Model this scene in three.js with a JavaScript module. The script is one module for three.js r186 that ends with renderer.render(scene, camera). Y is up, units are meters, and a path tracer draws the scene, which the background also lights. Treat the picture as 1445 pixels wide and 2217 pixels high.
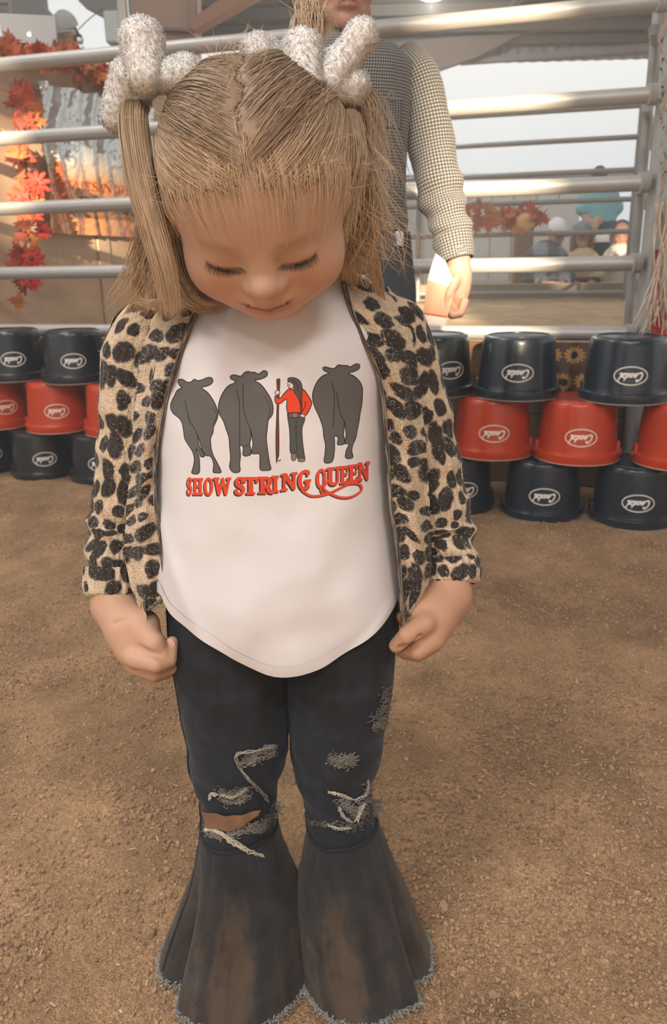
import * as THREE from 'three';
import { ImprovedNoise } from 'three/addons/math/ImprovedNoise.js';
import { RoundedBoxGeometry } from 'three/addons/geometries/RoundedBoxGeometry.js';
import { mergeGeometries } from 'three/addons/utils/BufferGeometryUtils.js';
import { RectAreaLightUniformsLib } from 'three/addons/lights/RectAreaLightUniformsLib.js';

// ---------- camera, sky, sun, large lights, exposure ----------
const W = 1445, H = 2217, FOCAL = 1690, EYE = 0.88;
const scene = new THREE.Scene();
const camera = new THREE.PerspectiveCamera(THREE.MathUtils.radToDeg(2 * Math.atan(H / 2 / FOCAL)), W / H, 0.05, 200);
camera.position.set(0, EYE, 0);
camera.rotation.order = 'YXZ';
camera.rotation.set(THREE.MathUtils.degToRad(-18), 0, THREE.MathUtils.degToRad(-1.1));
camera.updateMatrixWorld(true);
camera.userData.fStop = 11; camera.focus = 0.72;
scene.add(camera);

const renderer = new THREE.WebGLRenderer({ antialias: true });
renderer.toneMapping = THREE.LinearToneMapping;
renderer.toneMappingExposure = 1.0;
renderer.shadowMap.enabled = true;
RectAreaLightUniformsLib.init();
scene.background = new THREE.Color(0.78, 0.835, 0.875);          // bright hazy overcast-white sky

const sun = new THREE.DirectionalLight(new THREE.Color(1.0, 0.80, 0.56), 23);
const SUN = new THREE.Vector3(-0.08, 0.20, 0.98).normalize();
sun.position.copy(SUN.clone().multiplyScalar(20)); sun.target.position.set(0, 0, 0);
sun.castShadow = true; sun.shadow.mapSize.set(4096, 4096); sun.shadow.radius = 1.6;
Object.assign(sun.shadow.camera, { left: -12, right: 12, top: 12, bottom: -12, near: 0.5, far: 60 });
scene.add(sun, sun.target);
const LAMP_POWER = 28;
scene.fog = new THREE.FogExp2(new THREE.Color(1, 1, 1), 0.017);                // thin white fog, washes the background into haze
// ---------- helpers ----------
const V = (x, y, z) => new THREE.Vector3(x, y, z);
function rng(seed) { let a = seed >>> 0; return () => { a |= 0; a = a + 0x6D2B79F5 | 0; let t = Math.imul(a ^ a >>> 15, 1 | a); t = t + Math.imul(t ^ t >>> 7, 61 | t) ^ t; return ((t ^ t >>> 14) >>> 0) / 4294967296; }; }
const R0 = rng(11);
const pn = new ImprovedNoise();
const noise = (x, y, z = 0) => pn.noise(x + 17.3, y + 5.1, z + 9.7);
const fbm = (x, y, z = 0, o = 4) => { let s = 0, a = .5; for (let i = 0; i < o; i++) { s += a * noise(x, y, z); x *= 2.03; y *= 2.03; z *= 2.03; a *= .5; } return s; };
const clamp = THREE.MathUtils.clamp, lerp = THREE.MathUtils.lerp, sstep = (a, b, x) => { const t = clamp((x - a) / (b - a), 0, 1); return t * t * (3 - 2 * t); };
const DEG = Math.PI / 180;
const camQ = camera.quaternion.clone();
function at(px, py, d) { const v = V((px - W / 2) / FOCAL, -(py - H / 2) / FOCAL, -1).applyQuaternion(camQ); return V(0, EYE, 0).addScaledVector(v, d / -v.z); }  // a point of the real place at horizontal distance d
function proj(p) { const v = p.clone().sub(V(0, EYE, 0)).applyQuaternion(camQ.clone().invert()); return [W / 2 + FOCAL * v.x / -v.z, H / 2 - FOCAL * v.y / -v.z]; }
function onPlane(px, py, d0, k) { const v = V((px - W / 2) / FOCAL, -(py - H / 2) / FOCAL, -1).applyQuaternion(camQ); return V(0, EYE, 0).addScaledVector(v, d0 / (-v.z + k * v.x)); }  // hit with the vertical plane -z = d0 - k x
const used = {};
function numbered(n) { const k = used[n] = (used[n] ?? -1) + 1; return k ? n + '_' + String(k).padStart(3, '0') : n; }
function tag(o, label, category, group, kind) { if (label) o.userData.label = label; if (category) o.userData.category = category; if (group) o.userData.group = group; if (kind) o.userData.kind = kind; return o; }
function thing(name, label, category, pos, group) { const g = new THREE.Group(); g.name = numbered(name); if (pos) g.position.copy(pos); scene.add(g); return tag(g, label, category, group); }
function part(name, geo, m, parent, pos) { const o = new THREE.Mesh(geo, m); o.name = name; o.castShadow = o.receiveShadow = true; if (parent.userData && parent !== scene) { const c = parent.userData.count ??= {}; const k = c[name] = (c[name] ?? -1) + 1; if (k) o.name = name + '_' + String(k).padStart(3, '0'); } if (pos) o.position.copy(pos); parent.add(o); return o; }
function struct(name, geo, m) { const o = new THREE.Mesh(geo, m); o.name = numbered(name); o.castShadow = o.receiveShadow = true; scene.add(o); return tag(o, null, null, null, 'structure'); }
const lin = (hex) => new THREE.Color(hex);
function mat(color, roughness = .8, o = {}) { return new THREE.MeshPhysicalMaterial({ color: color instanceof THREE.Color ? color : new THREE.Color(color), roughness, side: THREE.DoubleSide, ...o }); }
function dataTex(w, h, fn, srgb = true, rep = true) {
  const d = new Uint8Array(w * h * 4);
  for (let y = 0; y < h; y++) for (let x = 0; x < w; x++) { const c = fn(x / w, y / h, x, y), i = (y * w + x) * 4; if (typeof c === 'number') d[i] = d[i + 1] = d[i + 2] = clamp(c, 0, 1) * 255; else { d[i] = clamp(c[0], 0, 1) * 255; d[i + 1] = clamp(c[1], 0, 1) * 255; d[i + 2] = clamp(c[2], 0, 1) * 255; } d[i + 3] = 255; }
  const t = new THREE.DataTexture(d, w, h); t.magFilter = t.minFilter = THREE.LinearFilter; if (srgb) t.colorSpace = THREE.SRGBColorSpace; if (rep) t.wrapS = t.wrapT = THREE.RepeatWrapping; t.needsUpdate = true; return t;
}
function canvasTex(w, h, draw, rep) { const c = document.createElement('canvas'); c.width = w; c.height = h; draw(c.getContext('2d'), w, h); const t = new THREE.CanvasTexture(c); t.colorSpace = THREE.SRGBColorSpace; if (rep) t.wrapS = t.wrapT = THREE.RepeatWrapping; return t; }
// tileable value noise for textures
function tileNoise(seed, n) { const r = rng(seed), g = Float32Array.from({ length: n * n }, () => r()); return (u, v) => { const x = (u - Math.floor(u)) * n, y = (v - Math.floor(v)) * n, x0 = Math.floor(x) % n, y0 = Math.floor(y) % n, x1 = (x0 + 1) % n, y1 = (y0 + 1) % n, fx = sstep(0, 1, x - Math.floor(x)), fy = sstep(0, 1, y - Math.floor(y)); return lerp(lerp(g[y0 * n + x0], g[y0 * n + x1], fx), lerp(g[y1 * n + x0], g[y1 * n + x1], fx), fy); }; }
const TN = [4, 8, 16, 32, 64, 128, 256].map((n, i) => tileNoise(100 + i, n));
const tfbm = (u, v, a = 0, b = 6) => { let s = 0, w = 0, k = 1; for (let i = a; i <= b; i++) { s += TN[i](u, v) * k; w += k; k *= .62; } return s / w; };
// grid surface; fn(u,v) -> Vector3 ; uvf(u,v,p) -> [u,v]
function grid(nu, nv, fn, { uvf, closeU = false, color } = {}) {
  const pos = [], uv = [], col = [], idx = [];
  for (let j = 0; j <= nv; j++) for (let i = 0; i <= nu; i++) { const u = i / nu, v = j / nv, p = fn(u, v); pos.push(p.x, p.y, p.z); const t = uvf ? uvf(u, v, p) : [u, v]; uv.push(t[0], t[1]); if (color) { const c = color(u, v, p); col.push(c[0], c[1], c[2]); } }
  for (let j = 0; j < nv; j++) for (let i = 0; i < nu; i++) { const a = j * (nu + 1) + i, b = a + 1, c = a + nu + 1, d = c + 1; idx.push(a, c, b, b, c, d); }
  const g = new THREE.BufferGeometry(); g.setAttribute('position', new THREE.Float32BufferAttribute(pos, 3)); g.setAttribute('uv', new THREE.Float32BufferAttribute(uv, 2)); if (color) g.setAttribute('color', new THREE.Float32BufferAttribute(col, 3)); g.setIndex(idx); g.computeVertexNormals();
  if (closeU) { const n = g.attributes.normal; for (let j = 0; j <= nv; j++) { const a = j * (nu + 1), b = a + nu, x = n.getX(a) + n.getX(b), y = n.getY(a) + n.getY(b), z = n.getZ(a) + n.getZ(b), l = Math.hypot(x, y, z) || 1; n.setXYZ(a, x / l, y / l, z / l); n.setXYZ(b, x / l, y / l, z / l); } }
  return g;
}
// keyed smooth curve: rows [[key, a, b, ...], ...] -> key => [a, b, ...]
function keyed(rows) {
  const r = rows.slice().sort((a, b) => a[0] - b[0]), n = r.length;
  return (k) => { k = clamp(k, r[0][0], r[n - 1][0]); let i = 0; while (i < n - 2 && k > r[i + 1][0]) i++; const p0 = r[Math.max(0, i - 1)], p1 = r[i], p2 = r[i + 1], p3 = r[Math.min(n - 1, i + 2)], h = p2[0] - p1[0] || 1, t = (k - p1[0]) / h, out = [];
    for (let c = 1; c < p1.length; c++) { const m1 = p2[0] === p0[0] ? 0 : (p2[c] - p0[c]) / (p2[0] - p0[0]) * h, m2 = p3[0] === p1[0] ? 0 : (p3[c] - p1[c]) / (p3[0] - p1[0]) * h, t2 = t * t, t3 = t2 * t; out.push((2 * t3 - 3 * t2 + 1) * p1[c] + (t3 - 2 * t2 + t) * m1 + (-2 * t3 + 3 * t2) * p2[c] + (t3 - t2) * m2); }
    return out; };
}
const cr = (pts) => new THREE.CatmullRomCurve3(pts, false, 'centripetal');
function tube(pts, r, seg = 24, rad = 10) { return new THREE.TubeGeometry(pts.length === 2 ? new THREE.LineCurve3(pts[0], pts[1]) : cr(pts), seg, r, rad, false); }
function bar(a, b, r, rad = 20) { const L = a.distanceTo(b), g = new THREE.CylinderGeometry(r, r, L, rad, 1); g.applyQuaternion(new THREE.Quaternion().setFromUnitVectors(V(0, 1, 0), b.clone().sub(a).normalize())); const m = a.clone().add(b).multiplyScalar(.5); g.translate(m.x, m.y, m.z); return g; }
function box(w, h, d, x = 0, y = 0, z = 0, r = 0) { const g = r ? new RoundedBoxGeometry(w, h, d, 2, r) : new THREE.BoxGeometry(w, h, d); g.translate(x, y, z); return g; }
function merge(list) { const l = list.map((g) => { const q = g.index ? g.toNonIndexed() : g; for (const k of Object.keys(q.attributes)) if (!['position', 'normal', 'uv', 'color'].includes(k)) q.deleteAttribute(k); return q; }); const all = l.every((g) => g.attributes.uv), allc = l.every((g) => g.attributes.color); for (const g of l) { if (!all) g.deleteAttribute('uv'); if (!allc) g.deleteAttribute('color'); } return mergeGeometries(l); }
// a flat polygon with thickness: points (Vector3, coplanar-ish), pushed along n
function slab(pts, n) { const N = n.clone(), pos = [], uv = []; const put = (p) => { pos.push(p.x, p.y, p.z); uv.push(p.x + p.z * .6, p.y); }; const back = pts.map((p) => p.clone().add(N));
  for (let i = 1; i < pts.length - 1; i++) { put(pts[0]); put(pts[i]); put(pts[i + 1]); put(back[0]); put(back[i + 1]); put(back[i]); }
  for (let i = 0; i < pts.length; i++) { const j = (i + 1) % pts.length; put(pts[i]); put(back[i]); put(pts[j]); put(pts[j]); put(back[i]); put(back[j]); }
  const g = new THREE.BufferGeometry(); g.setAttribute('position', new THREE.Float32BufferAttribute(pos, 3)); g.setAttribute('uv', new THREE.Float32BufferAttribute(uv, 2)); g.computeVertexNormals(); return g; }
// ---- implicit surfaces ----
const smin = (a, b, k) => { const h = Math.max(k - Math.abs(a - b), 0) / k; return Math.min(a, b) - h * h * k * .25; };
const smax = (a, b, k) => -smin(-a, -b, k);
const ell = (p, c, r) => { const x = p.x - c[0], y = p.y - c[1], z = p.z - c[2], a = x / r[0], b = y / r[1], d = z / r[2], k0 = Math.hypot(a, b, d), k1 = Math.hypot(a / r[0], b / r[1], d / r[2]); return k0 < 1e-6 ? -Math.min(...r) : k0 * (k0 - 1) / k1; };
const sph = (p, c, r) => Math.hypot(p.x - c[0], p.y - c[1], p.z - c[2]) - r;
const cap = (p, a, b, ra, rb = ra) => { const ax = a.x ?? a[0], ay = a.y ?? a[1], az = a.z ?? a[2], dx = (b.x ?? b[0]) - ax, dy = (b.y ?? b[1]) - ay, dz = (b.z ?? b[2]) - az, t = clamp(((p.x - ax) * dx + (p.y - ay) * dy + (p.z - az) * dz) / (dx * dx + dy * dy + dz * dz || 1e-9), 0, 1); return Math.hypot(p.x - ax - dx * t, p.y - ay - dy * t, p.z - az - dz * t) - lerp(ra, rb, t); };
// surface nets over a box, skipping far blocks
function sdfMesh(f, lo, hi, cell, { color, uvf } = {}) {
  const nx = Math.ceil((hi.x - lo.x) / cell) + 1, ny = Math.ceil((hi.y - lo.y) / cell) + 1, nz = Math.ceil((hi.z - lo.z) / cell) + 1, B = 6, F = new Float32Array(nx * ny * nz), P = V(0, 0, 0), id = (i, j, k) => (k * ny + j) * nx + i;
  for (let k0 = 0; k0 < nz; k0 += B) for (let j0 = 0; j0 < ny; j0 += B) for (let i0 = 0; i0 < nx; i0 += B) {
    P.set(lo.x + (i0 + B / 2) * cell, lo.y + (j0 + B / 2) * cell, lo.z + (k0 + B / 2) * cell); const c = f(P), skip = Math.abs(c) > cell * B * 1.5 + .004;
    for (let k = k0; k < Math.min(nz, k0 + B); k++) for (let j = j0; j < Math.min(ny, j0 + B); j++) for (let i = i0; i < Math.min(nx, i0 + B); i++) F[id(i, j, k)] = skip ? c : f(P.set(lo.x + i * cell, lo.y + j * cell, lo.z + k * cell));
  }
  const vid = new Int32Array(nx * ny * nz).fill(-1), pos = [], idx = [];
  for (let k = 0; k < nz - 1; k++) for (let j = 0; j < ny - 1; j++) for (let i = 0; i < nx - 1; i++) {
    let m = 0; const v = []; for (let c = 0; c < 8; c++) { const q = F[id(i + (c & 1), j + (c >> 1 & 1), k + (c >> 2))]; v.push(q); if (q < 0) m |= 1 << c; }
    if (m === 0 || m === 255) continue; let sx = 0, sy = 0, sz = 0, n = 0;
    for (let a = 0; a < 8; a++) for (const bit of [1, 2, 4]) { if (a & bit) continue; const b = a | bit; if ((v[a] < 0) === (v[b] < 0)) continue; const t = v[a] / (v[a] - v[b]); sx += (a & 1) + (bit === 1 ? t : 0); sy += (a >> 1 & 1) + (bit === 2 ? t : 0); sz += (a >> 2) + (bit === 4 ? t : 0); n++; }
    vid[id(i, j, k)] = pos.length / 3; pos.push(lo.x + (i + sx / n) * cell, lo.y + (j + sy / n) * cell, lo.z + (k + sz / n) * cell);
  }
  const quad = (a, b, c, d, flip) => { if (a < 0 || b < 0 || c < 0 || d < 0) return; flip ? idx.push(a, c, b, a, d, c) : idx.push(a, b, c, a, c, d); };
  for (let k = 1; k < nz - 1; k++) for (let j = 1; j < ny - 1; j++) for (let i = 1; i < nx - 1; i++) {
    const s = F[id(i, j, k)] < 0;
    if (s !== F[id(i + 1, j, k)] < 0) quad(vid[id(i, j - 1, k - 1)], vid[id(i, j, k - 1)], vid[id(i, j, k)], vid[id(i, j - 1, k)], !s);
    if (s !== F[id(i, j + 1, k)] < 0) quad(vid[id(i - 1, j, k - 1)], vid[id(i - 1, j, k)], vid[id(i, j, k)], vid[id(i, j, k - 1)], !s);
    if (s !== F[id(i, j, k + 1)] < 0) quad(vid[id(i - 1, j - 1, k)], vid[id(i, j - 1, k)], vid[id(i, j, k)], vid[id(i - 1, j, k)], !s);
  }
  const nor = [], col = [], uv = [], e = cell * .5;
  for (let i = 0; i < pos.length; i += 3) {
    const x = pos[i], y = pos[i + 1], z = pos[i + 2], gx = f(P.set(x + e, y, z)) - f(P.set(x - e, y, z)), gy = f(P.set(x, y + e, z)) - f(P.set(x, y - e, z)), gz = f(P.set(x, y, z + e)) - f(P.set(x, y, z - e)), l = Math.hypot(gx, gy, gz) || 1; nor.push(gx / l, gy / l, gz / l);
    if (color) { const c = color(P.set(x, y, z)); col.push(c[0], c[1], c[2]); } const t = uvf ? uvf(P.set(x, y, z)) : [x, y]; uv.push(t[0], t[1]);
  }
  const g = new THREE.BufferGeometry(); g.setAttribute('position', new THREE.Float32BufferAttribute(pos, 3)); g.setAttribute('normal', new THREE.Float32BufferAttribute(nor, 3)); g.setAttribute('uv', new THREE.Float32BufferAttribute(uv, 2)); if (color) g.setAttribute('color', new THREE.Float32BufferAttribute(col, 3)); g.setIndex(idx); return g;
}
// many thin tapered strands in one geometry: list of {pts:[Vector3], r0, r1, c0, c1}
function strands(list, sides = 3) {
  const pos = [], nor = [], col = [], idx = [], T = V(0, 0, 0), A = V(0, 0, 0), Bn = V(0, 0, 0);
  for (const s of list) { const n = s.pts.length, base = pos.length / 3;
    for (let i = 0; i < n; i++) { const p = s.pts[i]; T.subVectors(s.pts[Math.min(n - 1, i + 1)], s.pts[Math.max(0, i - 1)]).normalize(); A.set(.31, .2, 1).cross(T).normalize(); Bn.crossVectors(T, A); const t = i / (n - 1), r = lerp(s.r0, s.r1, t) * (s.even ? 1 : Math.min(1, (1 - t) * 4 + .15)), c = [0, 1, 2].map((k) => lerp(s.c0[k], s.c1[k], t));
      for (let q = 0; q < sides; q++) { const a = q / sides * 6.2832, cx = Math.cos(a), sx = Math.sin(a), x = A.x * cx + Bn.x * sx, y = A.y * cx + Bn.y * sx, z = A.z * cx + Bn.z * sx; pos.push(p.x + x * r, p.y + y * r, p.z + z * r); if (s.n) nor.push(s.n.x, s.n.y, s.n.z); else nor.push(x, y, z); col.push(c[0], c[1], c[2]); } }
    for (let i = 0; i < n - 1; i++) for (let q = 0; q < sides; q++) { const a = base + i * sides + q, b = base + i * sides + (q + 1) % sides; idx.push(a, b, a + sides, b, b + sides, a + sides); } }
  const g = new THREE.BufferGeometry(); g.setAttribute('position', new THREE.Float32BufferAttribute(pos, 3)); g.setAttribute('normal', new THREE.Float32BufferAttribute(nor, 3)); g.setAttribute('color', new THREE.Float32BufferAttribute(col, 3)); g.setIndex(idx); return g;
}

// ---------- materials shared ----------
const M = {};
{
  const dirt = dataTex(1024, 1024, (u, v) => { const f = tfbm(u, v, 1, 6), g = tfbm(u + .37, v + .61, 0, 3), s = TN[6](u * 1, v * 1), s2 = TN[6](u * 2 + .3, v * 2), b = (.84 + .34 * (f - .5) + .16 * (g - .5)) * (.80 + .22 * s + .20 * s2), k = TN[6](u + .5, v) > .93 ? .10 : 0; return [.72 * b + k, .578 * b + k * .9, .435 * b + k * .75]; });
  const dirtB = dataTex(1024, 1024, (u, v) => .55 * tfbm(u, v, 3, 6) + .45 * TN[6](u, v), false);
  const rp = (t, a) => { const c = t.clone(); c.repeat.set(a, a); c.needsUpdate = true; return c; };
  M.dirt = mat('#ffffff', .97, { map: rp(dirt, 1 / .8), bumpMap: rp(dirtB, 1 / .4), bumpScale: .004, specularIntensity: .25 });
  const sand = dataTex(512, 512, (u, v) => { const f = tfbm(u, v, 1, 6), w = .5 + .5 * Math.sin((v * 14 + 2.2 * tfbm(u, v, 0, 3)) * 6.283), b = .92 + .26 * (f - .5) + .10 * (w - .5); return [.95 * b, .82 * b, .66 * b]; });
  M.sand = mat('#ffffff', .97, { map: rp(sand, 1 / 1.2), bumpMap: rp(dirtB, 1 / .6), bumpScale: .02, specularIntensity: .2 });
  const galv = dataTex(512, 512, (u, v) => { const f = tfbm(u * 2, v * 2, 0, 5), b = .68 + .20 * (f - .5); return [b * 1.0, b * .985, b * .96]; });
  M.galv = mat('#ffffff', .46, { map: galv, metalness: .2 });
  M.galvThin = mat('#8f8d8a', .5, { metalness: .3 });
  M.steelPost = mat('#a9a9a8', .5, { metalness: .25 });
  const ply = dataTex(512, 512, (u, v) => { const g = tfbm(u * 1, v * 8, 0, 5), b = .80 + .14 * (g - .5) + .06 * (tfbm(u, v, 0, 2) - .5); return [b * .97, b * .83, b * .69]; });
  M.ply = mat('#ffffff', .75, { map: ply });
  M.board = mat('#8d7f6c', .85, { map: ply });
  M.roof = mat('#8b8a87', .6, { metalness: .1 });
  M.beam = mat('#8e8078', .6);
  M.brownPanel = mat('#a98c78', .65);
  M.orangeBeam = mat('#a17c63', .6);
  M.white = mat('#e8e8e6', .6);
}
const struct2 = (n, g, m) => struct(n, g, m);

// ---------- ground ----------
const bumps = [[-1.12, -2.55, .16, -.02], [-.9, -2.2, .2, .012], [-.55, -1.9, .25, .012], [.55, -1.35, .2, -.014], [.8, -1.2, .16, .014], [.95, -1.45, .15, -.016], [.75, -.95, .14, .01], [.45, -.78, .05, -.006], [-.7, -1.3, .3, .012]];
const gh = (x, z) => { let y = .010 * fbm(x * 2.2, z * 2.2, 0, 3) + .010 * fbm(x * 7, z * 7, 3, 3) + .004 * fbm(x * 30, z * 30, 6, 2); for (const b of bumps) { const q = ((x - b[0]) ** 2 + ((z - b[1]) * 1.5) ** 2) / (b[2] * b[2]); if (q < 6) y += b[3] * Math.exp(-q); } return y; };
{
  const near = grid(300, 300, (u, v) => { const x = lerp(-2.4, 2.4, u), z = lerp(-3.9, .6, v); return V(x, gh(x, z), z); }, { uvf: (u, v, p) => [p.x, -p.z] });
  const mk = (x0, x1, z0, z1, n) => grid(n, n, (u, v) => { const x = lerp(x0, x1, u), z = lerp(z0, z1, v); return V(x, -.012 + .012 * fbm(x * 1.3, z * 1.3), z); }, { uvf: (u, v, p) => [p.x, -p.z] });
  struct('ground', merge([near, mk(-14, -2.39, -22, 14, 40), mk(2.39, 16, -22, 14, 40), mk(-2.4, 2.4, .59, 14, 30), mk(-2.4, 2.4, -22, -3.89, 30)]), M.dirt);
  // loose clods and wood shavings: nobody could count them
  const r = rng(77), ico = new THREE.IcosahedronGeometry(1, 0), N = 95000, im = new THREE.InstancedMesh(ico, mat('#ffffff', .95, { specularIntensity: .2 }), N), m4 = new THREE.Matrix4(), q = new THREE.Quaternion(), e = new THREE.Euler(), c = new THREE.Color();
  for (let i = 0; i < N; i++) { let x, z; do { const d = .5 + 2.6 * Math.pow(r(), 1.35); x = (r() - .5) * (1.0 + d * .95); z = -d; } while (fbm(x * 4, z * 4, 2, 2) + .18 < r() * .55); const s = .0009 + .0030 * Math.pow(r(), 3) + (r() < .002 ? .004 : 0); e.set(r() * 6, r() * 6, r() * 6); m4.compose(V(x, gh(x, z) + s * .35, z), q.setFromEuler(e), V(s * (1 + .5 * r()), s * .8, s)); im.setMatrixAt(i, m4); const b = .55 + .55 * r(); c.setRGB(.43 * b, .275 * b, .165 * b); im.setColorAt(i, c); }
  im.name = 'dirt_clods'; im.receiveShadow = im.castShadow = true; scene.add(im); tag(im, 'small brown dirt clods loose on the arena floor', 'dirt clods', null, 'stuff');
  const N2 = 2600, sh = new THREE.InstancedMesh(new THREE.BoxGeometry(1, 1, 1), mat('#ffffff', .85), N2);
  for (let i = 0; i < N2; i++) { const d = .5 + 2.5 * Math.pow(r(), 1.2), x = (r() - .5) * (1.0 + d * .95), z = -d, L = .002 + .011 * Math.pow(r(), 4); e.set((r() - .5) * .8, r() * 6.3, (r() - .5) * .6); m4.compose(V(x, gh(x, z) + .0022, z), q.setFromEuler(e), V(L, .0007, .0010 + .0012 * r())); sh.setMatrixAt(i, m4); const b = .6 + .5 * r(); c.setRGB(.62 * b, .50 * b, .36 * b); sh.setColorAt(i, c); }
  sh.name = 'wood_shavings'; sh.receiveShadow = sh.castShadow = true; scene.add(sh); tag(sh, 'pale wood shavings and straw bits scattered on the dirt', 'shavings', null, 'stuff');
}
// raised sand bed of the ring behind the fence
const FD = 3.2, FK = .28, fenceAt = (X, y, off = 0) => V(X, y, -(FD + off - FK * X));
const sandY = (x, z) => { const f = -z - (FD - FK * x); return .47 + .035 * fbm(x * .9, z * .9, 1, 3) + .02 * fbm(x * 4, z * 4, 1, 2) + .10 * Math.exp(-((x + 1.45) ** 2 + (f - .35) ** 2) / .16) + .03 * Math.exp(-f * f / .2); };
struct('ring_sand', grid(160, 120, (u, v) => { const x = lerp(-9, 9, u), s = lerp(0, 1, v), z = -(FD + .11 - FK * x) - s * s * 12; return V(x, sandY(x, z) - (v > .999 ? .6 : 0), z); }, { uvf: (u, v, p) => [p.x, -p.z] }), M.sand);

// ---------- building ----------
{
  struct('roof', box(13, .12, 14.6, .5, 5.2, 2.9), M.roof);  // main roof out of view, cut short so the sky lights the ring
  // lower roof bay with purlins beyond the ring
  const rs = (x0, x1, d0, d1, y0, y1, t) => slab([V(x0, y0, -d0), V(x1, y0, -d0), V(x1, y1, -d1), V(x0, y1, -d1)], V(0, t, 0));
  struct('roof', rs(-1.9, 9, 8.4, 10.2, 3.42, 3.24, .05), M.roof);
  const pm = mat('#6f6a66', .6);
  for (const d of [8.75, 9.2, 9.65, 10.05]) struct('trim_1', box(10.9, .10, .06, 3.55, 3.42 - (d - 8.4) * .1 - .055, -d), pm);
  for (const x of [-1.6, .1, 1.9, 3.6]) struct('trim_2', box(.07, .05, 1.8, x, 3.25, -9.3), pm);
  // gable header with corrugated sheet, right
  const cor = grid(260, 1, (u, v) => { const x = lerp(1.3, 9, u), t = lerp(0, 1, v); return V(x, lerp(3.02 + .006 * (x - 4), 3.42, t), -10.25 - .02 * Math.sin(x * 42)); });
  struct('wall_back', cor, mat('#a5a6a8', .6));
  const poly = (pts, d, t, name, m) => struct(name, slab(pts.map(([x, y]) => at(x, y, d)), V(0, 0, -t)), m);
  poly([[808, 95], [1180, 62], [1120, 78], [1030, 124], [935, 157], [915, 240], [865, 240], [830, 150]], 9.9, .12, 'beam', M.beam);
  poly([[1000, 128], [1600, 76], [1600, 96], [1000, 138]], 10.1, .1, 'beam', mat('#9b9c9e', .6));
  poly([[283, -60], [416, -60], [416, 640], [292, 640]], 7.4, .25, 'column', M.brownPanel);
  poly([[404, -60], [424, -60], [424, 640], [404, 640]], 7.38, .3, 'column', mat('#9c8170', .65));
  poly([[416, 40], [560, -60], [640, -60], [416, 66]], 7.3, .2, 'beam', M.orangeBeam);
  poly([[292, 56], [416, 62], [416, 68], [292, 63]], 7.33, .06, 'trim_3', mat('#7d675a', .65));
  poly([[150, -60], [285, -60], [285, 62], [262, 50], [170, 2]], 7.8, .25, 'roof_overhang', M.roof);
  poly([[-120, -60], [78, -60], [84, 2], [118, 38], [40, 46], [-120, 20]], 7.9, .25, 'roof_overhang', M.roof);
  // unseen walls, placed to shape light: skylight from the left, sun slits in front
  const wm = mat('#8f8478', .8), X = -4.6, T = .16;
  const wl = (z0, z1, y0, y1) => box(T, y1 - y0, z1 - z0, X, (y0 + y1) / 2, (z0 + z1) / 2);
  struct('unseen_wall_left', merge([wl(-9.2, -3, 0, 5.15), wl(-3, 8.6, 0, .6), wl(-3, 8.6, 3.6, 5.15), wl(2.4, 3.2, .6, 3.6), wl(8.6, 9.4, 0, 5.15)]), wm);
  const wf = (x0, x1, y0, y1) => box(x1 - x0, y1 - y0, T, (x0 + x1) / 2, (y0 + y1) / 2, 9.2), hole = (x0, x1, y0, y1, top) => [wf(x0, x1, 1.9, y0), wf(x0, x1, y1, 5.15)];
  struct('unseen_wall_front', merge([wf(-4.6, -2.62, 1.9, 5.15), ...hole(-2.62, -2.30, 3.70, 4.22), wf(-2.30, -.665, 1.9, 5.15), ...hole(-.665, -.215, 3.04, 4.2), wf(-.215, .78, 1.9, 5.15), ...hole(.78, .95, 4.02, 4.2), wf(.95, 1.5, 1.9, 5.15), ...hole(1.5, 1.66, 4.42, 4.66), wf(1.66, 6.2, 1.9, 5.15)]), wm);  // out of view; slits placed to throw sun on sleeve, rails, stand and far sand
  struct('unseen_wall_right', box(.16, 5.15, 8.4, 6.2, 2.575, 5), wm);  // out of view, keeps skylight off the right side
}
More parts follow.
